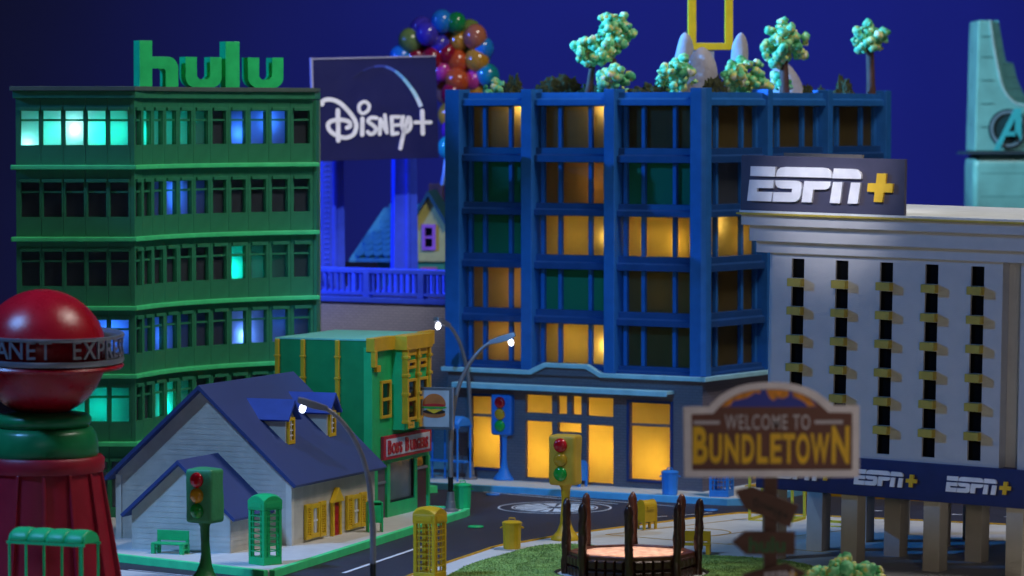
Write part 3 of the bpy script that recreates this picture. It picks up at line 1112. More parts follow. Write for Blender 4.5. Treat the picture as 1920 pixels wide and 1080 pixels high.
GW, LN, EZ, AZ = 2.21, 2.34, 0.765, 1.76
gable = [(-GW, 0), (0, 0), (0, EZ), (-GW / 2, AZ), (-GW, EZ)]
siding('siding', gable, hu, 0.0, -1)
siding('siding', gable, hu, LN, 1)
siding('siding', [(0.0, 0), (LN, 0), (LN, EZ), (0.0, EZ)], hu, 0.0, 1, 'yz')
siding('siding', [(0.0, 0), (LN, 0), (LN, EZ), (0.0, EZ)], hu, -GW, -1, 'yz')
CORNER = mat('white_corner_board', (214, 210, 202), 0.55)
bx('corner_board', CORNER, hu, -0.05, 0.022, -0.022, 0.05, 0, 0.74)
bx('corner_board', CORNER, hu, -GW - 0.022, -GW + 0.05, -0.022, 0.05, 0, 0.74)


def roof_pair(parent, xc, zr, halfw, slope, y0, y1, t=0.045, m=ROOF, names=('roof_slope', 'roof_slope')):
    for s, nm in ((1, names[0]), (-1, names[1])):
        c, sn = math.cos(math.atan(slope)), math.sin(math.atan(slope))
        zl = zr - halfw * slope
        pts = [(xc, zr), (xc + s * halfw, zl), (xc + s * (halfw - t * sn), zl - t * c), (xc, zr - t / c)]
        MB().poly(pts, y0, y1, 'xz').build(nm, m, parent, bevel=0.004)


slope = (AZ - EZ) / (GW / 2)
roof_pair(hu, -GW / 2, AZ + 0.055, GW / 2 + 0.13, slope, -0.13, LN + 0.09)
# annex
ax0, ax1, ay0 = -1.53, -0.30, -0.95
axc = (ax0 + ax1) / 2
AE, AA = 0.44, 0.985
siding('siding', [(ax0, 0), (ax1, 0), (ax1, AE), (axc, AA), (ax0, AE)], hu, ay0, -1)
siding('siding', [(ay0, 0), (-0.02, 0), (-0.02, AE), (ay0, AE)], hu, ax1, 1, 'yz')
siding('siding', [(ay0, 0), (-0.02, 0), (-0.02, AE), (ay0, AE)], hu, ax0, -1, 'yz')
roof_pair(hu, axc, AA + 0.05, (ax1 - ax0) / 2 + 0.11, (AA - AE) / ((ax1 - ax0) / 2), ay0 - 0.09, -0.012, t=0.04)
bx('downpipe', HG, hu, ax0 - 0.06, ax0 - 0.03, -0.04, -0.02, 0.05, 0.42)
# windows with louvred shutters on the street side
SH = mat('yellow_shutter_paint', (222, 182, 36), 0.45)
for wy0, wy1 in ((0.33, 0.88), (1.47, 2.03)):
    wm = (wy0 + wy1) / 2
    z0, z1 = 0.035, 0.425
    MB().poly([(wm - 0.115, z0), (wm + 0.115, z0), (wm + 0.115, z1), (wm - 0.115, z1)], 0.012, 0.04, 'yz', holes=[[(wm - 0.07, z0 + 0.05), (wm + 0.07, z0 + 0.05), (wm + 0.07, z1 - 0.05), (wm - 0.07, z1 - 0.05)]]).build('window_frame', SH, hu)
    bx('pane', mat('pale_window_card', (196, 196, 200), 0.3), hu, 0.012, 0.018, wm - 0.08, wm + 0.08, z0 + 0.03, z1 - 0.03)
    bx('glazing_bar', WHITE, hu, 0.019, 0.03, wm - 0.009, wm + 0.009, z0 + 0.045, z1 - 0.045)
    bx('glazing_bar', WHITE, hu, 0.019, 0.03, wm - 0.072, wm + 0.072, (z0 + z1) / 2 - 0.01, (z0 + z1) / 2 + 0.01)
    for a, b in ((wy0, wm - 0.118), (wm + 0.118, wy1)):
        sm = MB().poly([(a, z0 - 0.005), (b, z0 - 0.005), (b, z1 + 0.01), (a, z1 + 0.01)], 0.013, 0.046, 'yz', holes=[[(a + 0.03, z0 + 0.03), (b - 0.03, z0 + 0.03), (b - 0.03, z1 - 0.03), (a + 0.03, z1 - 0.03)]]).build('shutter', SH, hu)
        bx('back_board', SH, sm, 0.013, 0.018, a + 0.02, b - 0.02, z0 + 0.02, z1 - 0.02)
        first = None
        nl = 12
        for k in range(nl):
            zz = z0 + 0.04 + (z1 - z0 - 0.08) * k / (nl - 1)
            if first is None:
                first = MB().box(-0.014, 0.014, a + 0.028, b - 0.028, -0.004, 0.004).build('slat', SH, sm, (0.030, 0, zz), (0, R(38), 0))
            else:
                dup(first, loc=(0.030, 0, zz))
bx('door', mat('red_door_paint', (176, 22, 38), 0.4), hu, 0.014, 0.03, 1.10, 1.25, 0.0, 0.39)
for q in range(3):
    bx('door_panel', mat('red_door_paint', (176, 22, 38), 0.4), hu, 0.03, 0.038, 1.12, 1.23, 0.03 + q * 0.12, 0.12 + q * 0.12, 0.003)
bx('door_jamb', SH, hu, 0.013, 0.05, 1.05, 1.10, 0.0, 0.40, 0.003)
bx('door_jamb', SH, hu, 0.013, 0.05, 1.25, 1.30, 0.0, 0.40, 0.003)
MB().poly([(1.02, 0.395), (1.33, 0.395), (1.175, 0.565)], 0.013, 0.075, 'yz').build('door_pediment', SH, hu, bevel=0.004)
# dormers on the street-side slope
for dy in (0.68, 1.82):
    dx = -0.33
    zf = 1.13
    ztop = zf + 0.275
    hw = 0.115
    inner = dx - 0.30
    dm = MB().poly([(dy - hw, zf - 0.12), (dy + hw, zf - 0.12), (dy + hw, ztop), (dy, ztop + 0.15), (dy - hw, ztop)], dx - 0.50, dx, 'yz').build('dormer', SIDING, hu)
    c = 1.25
    for s in (1, -1):
        pts = [(dy, ztop + 0.215), (dy + s * (hw + 0.07), ztop + 0.215 - (hw + 0.07) * c), (dy + s * (hw + 0.05), ztop + 0.215 - (hw + 0.085) * c), (dy, ztop + 0.17)]
        MB().poly(pts, dx - 0.60, dx + 0.07, 'yz').build('dormer_roof', mat('bright_navy_roof_card', (48, 76, 176), 0.5), dm, bevel=0.003)
    MB().poly([(dy - 0.09, zf - 0.03), (dy + 0.09, zf - 0.03), (dy + 0.09, ztop), (dy - 0.09, ztop)], dx + 0.001, dx + 0.03, 'yz', holes=[[(dy - 0.055, zf + 0.01), (dy + 0.055, zf + 0.01), (dy + 0.055, ztop - 0.035), (dy - 0.055, ztop - 0.035)]]).build('dormer_window_frame', SH, dm)
    bx('pane', DARK_GLASS, dm, dx + 0.001, dx + 0.006, dy - 0.06, dy + 0.06, zf, ztop - 0.03)
    bx('glazing_bar', WHITE, dm, dx + 0.007, dx + 0.02, dy - 0.008, dy + 0.008, zf, ztop - 0.03)
    for zz in (0.06, 0.12, 0.185):
        bx('glazing_bar', WHITE, dm, dx + 0.007, dx + 0.018, dy - 0.055, dy + 0.055, zf + zz, zf + zz + 0.012)

# ------------------------------------------------------------------ green burger shop
bs = thing('burger_shop', 'green corner burger shop with gold window trim and red name sign', 'shop', (-1.696, 46.267, 0), -22)
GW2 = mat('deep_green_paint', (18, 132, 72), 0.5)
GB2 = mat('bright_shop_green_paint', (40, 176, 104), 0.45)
H2, BW, BD = 2.18, 1.275, 1.76
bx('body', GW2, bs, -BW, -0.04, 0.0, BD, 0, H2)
bx('roof', mat('pale_green_roof_card', (120, 190, 165), 0.6), bs, -BW - 0.01, 0.02, -0.01, BD + 0.01, H2 + 0.001, H2 + 0.02)
for x in (-BW + 0.03, -0.90, -0.44):
    for z0, z1 in ((1.98, 2.19), (1.72, 1.98), (1.40, 1.72), (1.1, 1.40)):
        bx('pipe', GOLD, bs, x - 0.025, x + 0.025, -0.05, -0.001, z0 + 0.012, z1 - 0.006, 0.008)
        bx('pipe_collar', GOLD, bs, x - 0.033, x + 0.033, -0.058, -0.001, z0 - 0.012, z0 + 0.012, 0.004)
# street front (faces +x), with gold cornice and a bay
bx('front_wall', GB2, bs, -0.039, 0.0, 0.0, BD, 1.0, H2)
bx('corner_pier', GB2, bs, -0.10, 0.012, -0.012, 0.16, 0, 2.10, 0.004)
bx('cornice', GOLD, bs, -0.06, 0.055, -0.03, 0.62, 2.05, 2.215, 0.006)
BAY = 0.16
bx('bay', GB2, bs, 0.001, BAY, 0.62, 1.34, 1.06, H2 - 0.02)
bx('cornice', GOLD, bs, 0.0, BAY + 0.055, 0.58, 1.38, 2.04, 2.215, 0.006)
bx('cornice', GOLD, bs, 0.0, 0.07, 1.385, BD + 0.02, 2.05, 2.225, 0.006)
bx('bracket', GOLD, bs, 0.0, 0.06, -0.02, 0.05, 1.86, 2.06, 0.006)
bx('bracket', GOLD, bs, 0.0, 0.05, 0.055, 0.17, 1.80, 1.88, 0.004)


def gold_window(parent, fx, y0, y1, z0, z1, mid=True, t=0.03, glass=DARK_GLASS):
    MB().poly([(y0, z0), (y1, z0), (y1, z1), (y0, z1)], fx + 0.001, fx + t, 'yz', holes=[[(y0 + 0.035, z0 + 0.035), (y1 - 0.035, z0 + 0.035), (y1 - 0.035, z1 - 0.035), (y0 + 0.035, z1 - 0.035)]]).build('window_frame', GOLD, parent, bevel=0.003)
    bx('pane', glass, parent, fx + 0.001, fx + 0.006, y0 + 0.03, y1 - 0.03, z0 + 0.03, z1 - 0.03)
    if mid:
        zm = (z0 + z1) / 2
        bx('window_rail', GOLD, parent, fx + 0.001, fx + t, y0 + 0.034, y1 - 0.034, zm - 0.018, zm + 0.018)


gold_window(bs, 0.0, 0.24, 0.54, 1.22, 1.68)
for y0 in (0.66, 1.0):
    gold_window(bs, BAY, y0, y0 + 0.30, 1.17, 1.68)
    gold_window(bs, BAY, y0 + 0.03, y0 + 0.27, 1.80, 1.91, False)
    gold_window(bs, BAY, y0 + 0.03, y0 + 0.27, 1.965, 2.04, False, glass=GB2)
    gold_window(bs, BAY, y0 + 0.06, y0 + 0.24, 1.07, 1.15, False, t=0.015, glass=GB2)
for y in (0.615, 0.965, 1.305):
    bx('bay_pilaster', GOLD, bs, BAY - 0.03, BAY + 0.05, y, y + 0.045, 1.14, 2.04, 0.006)
    for zz in (1.14, 1.48, 1.71, 1.93):
        bx('pilaster_collar', GOLD, bs, BAY - 0.03, BAY + 0.065, y - 0.012, y + 0.057, zz, zz + 0.035, 0.004)
gold_window(bs, 0.0, 1.42, 1.68, 1.62, 1.90)
gold_window(bs, 0.0, 1.42, 1.68, 1.94, 2.05, False, glass=GB2)
for y in (1.39, 1.68):
    bx('bay_pilaster', GOLD, bs, 0.001, 0.05, y, y + 0.045, 1.5, 2.04, 0.006)
# ground storey
bx('shop_pier', GB2, bs, -0.039, 0.01, 0.16, 0.30, 0.60, 1.0)
bx('lintel', GB2, bs, -0.039, 0.0, 0.30, BD, 0.66, 1.0)
bx('shop_pier', GB2, bs, -0.039, 0.012, 0.44, 0.53, 0, 0.66)
bx('shop_pier', GB2, bs, -0.039, 0.012, 1.28, 1.36, 0, 0.66)
bx('shop_pier', GB2, bs, -0.039, 0.012, BD - 0.05, BD, 0, 0.66)
bx('stall_riser', GB2, bs, -0.039, 0.012, 0.531, 1.279, 0, 0.17)
bx('shop_window', GREY_GLASS, bs, -0.035, -0.028, 0.52, 1.29, 0.16, 0.67)
bx('shop_window_frame', BLACK, bs, -0.027, 0.0, 0.532, 0.556, 0.172, 0.659)
bx('shop_window_frame', BLACK, bs, -0.027, 0.0, 0.557, 1.279, 0.172, 0.192)
bx('shop_window_frame', BLACK, bs, -0.027, 0.0, 1.256, 1.279, 0.193, 0.659)
DOORM = mat('grey_door_paint', (90, 84, 96), 0.5)
bx('door', DOORM, bs, -0.035, -0.02, 0.17, 0.438, 0, 0.59)
bx('door_rail', SILVER, bs, -0.02, -0.005, 0.17, 0.438, 0.42, 0.45)
bx('door', mat('maroon_door_paint', (86, 50, 56), 0.5), bs, -0.035, -0.02, 1.362, 1.708, 0, 0.50)
bx('fanlight', DARK_GLASS, bs, -0.035, -0.025, 1.362, 1.708, 0.54, 0.655)
bx('door_rail', SILVER, bs, -0.035, 0.005, 1.362, 1.708, 0.505, 0.535)
# name sign
SR = mat('sign_red_paint', (172, 34, 44), 0.45)
ns = bx('name_sign', SR, bs, 0.014, 0.06, 0.235, 1.70, 0.715, 1.005, 0.006)
bx('sign_face', mat('sign_white_paint', (196, 198, 210), 0.5), ns, 0.0605, 0.066, 0.30, 1.63, 0.755, 0.965)
for body, size, yy in (("B", 0.235, 0.375), ("OB'S", 0.175, 0.60), ("B", 0.235, 0.905), ("URGERS", 0.175, 1.28)):
    text(body, size, 0.006, SR, ns, (0.073, yy, 0.785), rot=(0, 0, R(90)), bold=0.006, xscale=0.84, spacing=1.05)
# burger signboard hung from the street front
sb = thing('burger_signboard', 'grey framed hanging sign with a picture of a hamburger', 'sign', (-1.15, 47.30, 1.03), -22)
sb.rotation_euler = (0, 0, R(-10))
bx('frame', mat('grey_sign_frame', (84, 86, 92), 0.4), sb, -0.02, 0.42, -0.03, 0.03, 0.0, 0.52, 0.006)
bx('poster', mat('sign_poster_white', (168, 171, 176), 0.5), sb, 0.015, 0.385, -0.034, -0.031, 0.035, 0.485)
bx('edge_strip', SILVER, sb, 0.421, 0.44, -0.03, 0.03, 0.0, 0.52)
bx('bracket', BLACK, sb, -0.25, -0.021, -0.012, 0.012, 0.40, 0.424)
bx('bracket', BLACK, sb, -0.25, -0.021, -0.012, 0.012, 0.08, 0.104)
BUN = mat('bun_print', (176, 98, 44), 0.5, var=0.2)


def el(cx, cz, rx, rz, a0, a1, n=18):
    return [(cx + rx * math.cos(R(a0 + (a1 - a0) * i / n)), cz + rx / rx * rz * math.sin(R(a0 + (a1 - a0) * i / n))) for i in range(n + 1)]


MB().poly(el(0.20, 0.31, 0.145, 0.135, 0, 180) + [(0.06, 0.295), (0.34, 0.295)], -0.038, -0.0345, 'xz').build('bun_picture', BUN, sb)
MB().poly(el(0.20, 0.30, 0.145, 0.022, 0, 360)[:-1], -0.041, -0.0385, 'xz').build('tomato_picture', mat('tomato_print', (180, 30, 30), 0.5), sb)
MB().poly([(0.05, 0.285), (0.35, 0.285), (0.36, 0.272), (0.30, 0.255), (0.24, 0.266), (0.17, 0.25), (0.10, 0.264), (0.045, 0.262)], -0.044, -0.0415, 'xz').build('lettuce_picture', mat('lettuce_print', (50, 150, 60), 0.5), sb)
MB().poly(el(0.20, 0.222, 0.142, 0.03, 0, 360)[:-1], -0.038, -0.0345, 'xz').build('patty_picture', mat('patty_print', (38, 24, 18), 0.5), sb)
MB().poly([(0.09, 0.252), (0.31, 0.252), (0.20, 0.20)], -0.047, -0.0445, 'xz').build('cheese_picture', mat('cheese_print', (224, 178, 40), 0.5), sb)
MB().poly([(0.06, 0.205), (0.34, 0.205)] + el(0.20, 0.185, 0.14, 0.04, 0, -180)[1:], -0.0365, -0.0345, 'xz').build('bun_picture', BUN, sb)

# ------------------------------------------------------------------ billboard on two cobalt towers
for x, lab in ((-2.73, 'riveted cobalt blue tower under the left half of the billboard'), (-1.63, 'smooth cobalt blue tower under the right half of the billboard')):
    t = thing('bridge_tower', lab, 'tower', (x, 58.0, 2.2), 12)
    MB().poly([(-0.19, 0), (0.19, 0), (0.165, 2.2), (-0.165, 2.2)], -0.16, 0.16, 'xz').build('shaft', BLUE_RAIL, t, bevel=0.012)
    bx('face_rib', BLUE_RAIL, t, 0.0, 0.06, -0.185, -0.161, 0.05, 2.1, 0.008)
    bx('plinth', BLUE_RAIL, t, -0.24, 0.24, -0.21, 0.21, 0, 0.12, 0.01)
    riv = None
    for k in range(26):
        if x < -2:
            for xx in (-0.12, -0.07):
                if riv is None:
                    riv = MB().sphere((0, 0, 0), 0.018, 8, 6).build('rivet', BLUE_RAIL, t, (xx, -0.162, 0.16 + k * 0.078), smooth=60)
                else:
                    dup(riv, loc=(xx, -0.162, 0.16 + k * 0.078))
bbd = thing('billboard', 'dark navy billboard with white script lettering and a pale arc', 'billboard', (-2.90, 56.7, 4.22), 13)
bbd.rotation_euler = (0, R(-1.5), R(13))
BW2, BH2 = 1.86, 1.50
MB().box(0, BW2, 0, 0.07, 0, BH2).build('panel', mat('billboard_navy', (22, 26, 84), 0.4, var=0.04), bbd, bevel=0.004)
edge = mat('billboard_edge_grey', (150, 150, 176), 0.5)
bx('edge_trim', edge, bbd, -0.03, -0.001, -0.02, 0.09, -0.01, BH2 + 0.03)
bx('edge_trim', edge, bbd, 0.0, BW2, -0.012, 0.08, BH2 + 0.001, BH2 + 0.022)


def dmap(p):
    u = (p[0] - 65) / 1140
    v = 1 - (p[1] - (55 - 15 * u)) / (975 - 30 * u)
    return (u * BW2, v * BH2)


SCALE = BW2 / 1140
script = MB()
k = 0
for pts, w in (
        ([(140, 482), (150, 448), (215, 436), (300, 468), (390, 560), (440, 645), (446, 705), (418, 770), (350, 800), (275, 785), (210, 740), (188, 692), (205, 652), (262, 632), (330, 632), (384, 652), (390, 690), (362, 706)], 40),
        ([(282, 540), (281, 690), (278, 828)], 42), ([(506, 620), (503, 700), (500, 772)], 40),
        ([(478, 545), (480, 490), (528, 458), (570, 488), (560, 540), (510, 570), (478, 545)], 32),
        ([(636, 612), (585, 610), (558, 645), (600, 680), (628, 712), (612, 752), (575, 765), (552, 745)], 36),
        ([(662, 765), (672, 625)], 36), ([(672, 625), (728, 750)], 34), ([(728, 750), (714, 585)], 34),
        ([(776, 604), (778, 764)], 36), ([(776, 602), (846, 602)], 34), ([(778, 682), (836, 678)], 32), ([(778, 764), (828, 756)], 34),
        ([(882, 602), (868, 680), (898, 742), (940, 712), (950, 650), (934, 606), (904, 680), (872, 800), (850, 898)], 36),
        ([(1061, 548), (1060, 758)], 40), ([(994, 653), (1134, 652)], 36)):
    script.stroke([dmap(p) for p in pts], w * SCALE, -0.016 - 0.0006 * k, -0.001, 4)
    k += 1
script.build('script_lettering', WHITE, bbd)
arcp = catmull([dmap(p) for p in ((430, 235), (560, 150), (700, 122), (820, 170), (920, 270), (1000, 390), (1052, 505))], 4)
na = len(arcp) - 1
cols = [(26, 30, 78), (34, 44, 120), (58, 80, 190), (100, 160, 225), (140, 200, 225), (190, 215, 235), (215, 215, 240)]
for i in range(0, na, 3):
    j = min(i + 3, na)
    t = i / na * (len(cols) - 1)
    c0, c1 = cols[int(t)], cols[min(int(t) + 1, len(cols) - 1)]
    c = tuple(c0[q] + (c1[q] - c0[q]) * (t - int(t)) for q in range(3))
    w0, w1 = 14 + 26 * i / na, 14 + 26 * j / na
    mb = MB()
    P = arcp[i:j + 1]
    L, Rr = [], []
    for q, p in enumerate(P):
        g = i + q
        tt = (arcp[min(g + 1, na)] - arcp[max(g - 1, 0)]).normalized()
        ww = (14 + 26 * g / na) * SCALE / 2
        L.append((p.x - tt.y * ww, p.y + tt.x * ww))
        Rr.append((p.x + tt.y * ww, p.y - tt.x * ww))
    mb.poly(L + Rr[::-1], -0.008, -0.001, 'xz')
    mb.build('arc_print', mat('arc_print_%d' % i, c, 0.45, var=0.02), bbd)

# ------------------------------------------------------------------ small cottage on the deck
ct = thing('cottage', 'small cottage with scalloped teal roof and yellow gable behind the railing', 'house', (-1.70, 60.2, 2.2), -8)
TEAL = mat('teal_shingle', (50, 128, 160), 0.6, var=0.15)
bx('wall', mat('blue_green_cottage_wall', (60, 120, 130), 0.6), ct, -0.45, 1.2, 0.2, 1.3, 0, 0.55)
core_r = MB().add([(-0.86, -0.03, 0.44), (1.25, -0.03, 0.44), (1.25, 1.45, 0.44), (-0.86, 1.45, 0.44), (-0.44, 0.74, 1.235), (1.25, 0.74, 1.235), (-0.86, -0.03, 0.40), (1.25, -0.03, 0.40), (1.25, 1.45, 0.40), (-0.86, 1.45, 0.40)],
                  [(0, 1, 5, 4), (2, 3, 4, 5), (3, 0, 4), (1, 2, 5), (6, 7, 1, 0), (7, 8, 2, 1), (8, 9, 3, 2), (9, 6, 0, 3), (9, 8, 7, 6)])
rf = core_r.build('roof', TEAL, ct)
sh = None
for row in range(9):
    t = row / 8.6
    y = -0.03 + t * 0.76
    z = 0.505 + t * 0.74
    xa = -0.70 + t * 0.44
    x = xa + (0.07 if row % 2 else 0)
    while x < 1.2:
        if sh is None:
            sc = MB()
            sc.poly([(-0.07, 0.16), (-0.07, 0.03), (-0.045, -0.01), (0, -0.03), (0.045, -0.01), (0.07, 0.03), (0.07, 0.16)], -0.012, 0.012, 'xy')
            sh = sc.build('shingle', TEAL, rf, (x, y, z), (R(38), 0, 0))
        else:
            dup(sh, loc=(x, y, z), rot=(R(38 + rand(-3, 3)), 0, 0))
        x += 0.145
YG = mat('pale_yellow_gable', (216, 210, 110), 0.55)
MB().poly([(0.17, 0.42), (0.70, 0.42), (0.70, 0.98), (0.435, 1.42), (0.17, 0.98)], -0.22, 0.5, 'xz').build('gable', YG, ct)
for s in (1, -1):
    pts = [(0.435, 1.53), (0.435 + s * 0.33, 0.985), (0.435 + s * 0.285, 0.955), (0.435, 1.445)]
    MB().poly(pts, -0.30, 0.6, 'xz').build('gable_roof', mat('dark_teal_roof', (40, 90, 96), 0.6), ct)
bx('lower_wall', mat('leaf_green_wall', (70, 160, 92), 0.6), ct, 0.22, 0.68, -0.18, 0.4, 0.0, 0.418)
PINK = mat('lilac_window_paint', (196, 120, 190), 0.5)
for x0, x1, z0, z1, m in ((0.33, 0.545, 0.60, 1.0, PINK), (0.30, 0.56, 0.0, 0.33, mat('pink_window_paint', (214, 110, 130), 0.5))):
    fy = -0.221 if z0 > 0.3 else -0.181
    wf = MB().poly([(x0, z0), (x1, z0), (x1, z1), (x0, z1)], fy - 0.03, fy, 'xz', holes=[[(x0 + 0.05, z0 + 0.05), (x1 - 0.05, z0 + 0.05), (x1 - 0.05, z1 - 0.05), (x0 + 0.05, z1 - 0.05)]]).build('window_frame', m, ct)
    bx('sash_bar', m, wf, x0 + 0.05, x1 - 0.05, fy - 0.02, fy - 0.004, (z0 + z1) / 2 - 0.02, (z0 + z1) / 2 + 0.02)
    bx('pane', DARK_GLASS, wf, x0 + 0.04, x1 - 0.04, fy - 0.0035, fy - 0.0005, z0 + 0.04, z1 - 0.04)
bx('chimney', mat('brown_chimney', (90, 66, 60), 0.7), ct, 0.28, 0.5, 0.75, 0.95, 1.0, 1.62)

# ------------------------------------------------------------------ bunch of balloons over the cottage
bl = thing('balloon_bunch', 'big bunch of shiny multicoloured balloons above the cottage', 'balloons', (-1.08, 60.6, 3.80))
BC = {'sky': (40, 140, 235), 'green': (30, 150, 80), 'violet': (76, 66, 200), 'amber': (206, 150, 50), 'orange': (206, 88, 40), 'red': (150, 24, 50), 'pink': (206, 70, 160), 'teal': (30, 150, 160), 'olive': (120, 150, 80), 'purple': (90, 50, 150), 'peach': (196, 120, 90)}


def balloon_mat(n):
    return mat('balloon_' + n, BC[n], 0.12, var=0.03, bump=0, spec=0.6, coat=0.5)


def balloon_mesh(m):
    mb = MB().sphere((0, 0, 0), (0.16, 0.16, 0.175), 20, 14)
    mb.lathe([(0.0, -0.168), (0.018, -0.19), (0.026, -0.20), (0.0, -0.201)], 10)
    o = mb.build('balloon', m, bl, smooth=80)
    return o


bproto = {}
# seen from the front: (x, z) offsets in model units with a colour, then hidden ones behind
front = [(-0.02, 0.72, 'sky'), (0.20, 0.70, 'green'), (0.42, 0.58, 'olive'), (-0.25, 0.53, 'violet'), (0.24, 0.42, 'amber'), (0.50, 0.48, 'peach'), (-0.52, 0.42, 'olive'),
         (-0.66, 0.16, 'sky'), (-0.43, 0.17, 'red'), (-0.18, 0.14, 'red'), (0.22, 0.10, 'orange'), (0.53, 0.12, 'amber'), (-0.02, -0.05, 'pink'), (0.22, -0.20, 'orange'), (0.46, -0.20, 'pink'),
         (0.70, -0.12, 'teal'), (0.52, -0.36, 'amber'), (0.14, -0.42, 'red'), (0.30, -0.56, 'teal'), (0.10, -0.74, 'amber'), (0.14, -0.98, 'purple'), (0.08, -1.25, 'teal'),
         (-0.35, 0.62, 'violet'), (-0.05, 0.36, 'violet'), (0.05, 0.22, 'red'), (-0.30, -0.10, 'teal'), (0.62, 0.30, 'sky')]
rb = random.Random(3)
bi = 0
for layer in range(2):
    for x, z, c in front:
        if layer and z < -0.5:
            continue
        yy = rb.uniform(-0.12, 0.08) + (0 if not layer else 0.34)
        if layer:
            x, z = x * 0.85 + rb.uniform(-.08, .08), z * 0.9 + rb.uniform(-.06, .06)
            c = rb.choice(list(BC))
        s = rb.uniform(1.0, 1.22)
        L = (x, yy - 0.05 * (0.6 - abs(x)), z + 1.85)
        if c not in bproto:
            o = balloon_mesh(balloon_mat(c))
            bproto[c] = o
            o.location = L
        else:
            o = dup(bproto[c], loc=L)
        o.scale = (s, s, s)
        o.rotation_euler = (rb.uniform(-.5, .5), rb.uniform(-.5, .5), rb.uniform(0, 6))
MB().tube([(0.10, 0, 0.62), (0.04, 0, 0.3), (-0.02, 0.02, 0.0)], [0.06, 0.045, 0.03], 10).build('string_bundle', mat('pale_blue_string', (140, 190, 235), 0.6), bl, smooth=60)

# ------------------------------------------------------------------ teal skyscraper far right
tw = thing('skyscraper', 'glossy teal skyscraper with a letter A ring emblem at far right', 'building', (7.90, 66.0, 0), 0)
TG = mat('teal_gloss_panel', (118, 188, 190), 0.3, var=0.16, vscale=2.2, bump=0.02, coat=0.2)
LOZ = 4.28
MB().poly([(0.0, 0), (1.75, 0), (1.75, LOZ - 0.06), (0.03, LOZ - 0.06)], 0, 1.4, 'xz').build('lower_body', TG, tw, bevel=0.16, seg=5)
curve = [(0.05, LOZ), (1.75, LOZ), (1.75, 5.02), (1.10, 5.06), (0.80, 5.12), (0.64, 5.26), (0.56, 5.45), (0.48, 5.8), (0.42, 6.15), (0.36, 6.53), (0.10, 6.53)]
MB().poly(curve, 0.02, 1.3, 'xz').build('upper_body', TG, tw, bevel=0.03, seg=4)
MB().poly([(-0.12, LOZ - 0.055), (1.8, LOZ - 0.055), (1.8, LOZ - 0.005), (-0.05, LOZ - 0.005)], -0.1, 1.45, 'xz').build('ledge', mat('dark_teal_trim', (40, 66, 84), 0.4), tw, bevel=0.01)
FG = mat('fin_glass', (96, 178, 190), 0.25)
MB().poly([(0.365, 6.53), (0.47, 6.53), (0.53, 6.2), (0.60, 5.83), (0.73, 5.79), (0.79, 5.55), (0.89, 5.3), (1.0, 5.12), (1.14, 5.065), (1.09, 5.065), (0.805, 5.125), (0.645, 5.265), (0.565, 5.455), (0.485, 5.80), (0.425, 6.15)], 0.2, 0.95, 'xz').build('glass_fin', FG, tw)
for z, xa, xb in ((6.28, 0.40, 0.51), (6.02, 0.445, 0.56), (5.78, 0.49, 0.73), (5.56, 0.54, 0.79), (5.36, 0.61, 0.87), (5.2, 0.72, 0.96)):
    bx('fin_bar', FG, tw, xa, xb, 0.185, 0.2, z, z + 0.02)
wl = mat('white_tower_line', (170, 206, 214), 0.4)
cl = catmull([Vector((0.30, 6.52)), Vector((0.36, 6.1)), Vector((0.44, 5.7)), Vector((0.51, 5.42)), Vector((0.62, 5.22)), Vector((0.82, 5.08)), Vector((1.3, 5.02))], 5)
MB().stroke([tuple(p) for p in cl[::3]], 0.03, -0.012, 0.02, 2).build('curved_trim', wl, tw)
for z in (0.6, 1.4, 2.2, 2.9, 3.5, 3.9, 4.7, 5.1, 5.5, 5.9, 6.25):
    bx('panel_joint', mat('teal_joint', (40, 120, 124), 0.4), tw, 0.15, 0.36 if z > LOZ else 1.7, -0.004 if z < LOZ else 0.014, 0.0, z, z + 0.008)
ec = (0.62, 4.67)
MB().poly(arc(ec[0], ec[1], 0.34, 0, 360, 32)[:-1], -0.02, 0.01, 'xz').build('emblem_disc', mat('emblem_dark', (14, 60, 70), 0.4), tw)
MB().poly(arc(ec[0], ec[1], 0.31, 0, 360, 32)[:-1], -0.05, -0.021, 'xz', holes=[arc(ec[0], ec[1], 0.265, 0, 360, 32)[:-1]]).build('emblem_ring', mat('emblem_grey', (110, 140, 160), 0.4), tw)
EM = mat('emblem_cyan', (60, 190, 205), 0.35)
MB().poly([(0.26, 4.30), (0.36, 4.30), (0.72, 5.02), (0.84, 5.02), (0.84, 4.46), (0.73, 4.46), (0.73, 4.84), (0.62, 4.62), (0.74, 4.62), (0.74, 4.545), (0.57, 4.545), (0.46, 4.30)], -0.085, -0.052, 'xz').build('emblem_letter', EM, tw)
bx('emblem_bar', mat('emblem_grey', (110, 140, 160), 0.4), tw, 0.86, 1.7, -0.05, 0.018, 4.63, 4.67)
for k in range(7):
    bx('louvre', mat('dark_teal_trim', (40, 66, 84), 0.4), tw, 0.98, 1.7, -0.02, 0.018, 4.34 + k * 0.09, 4.375 + k * 0.09)

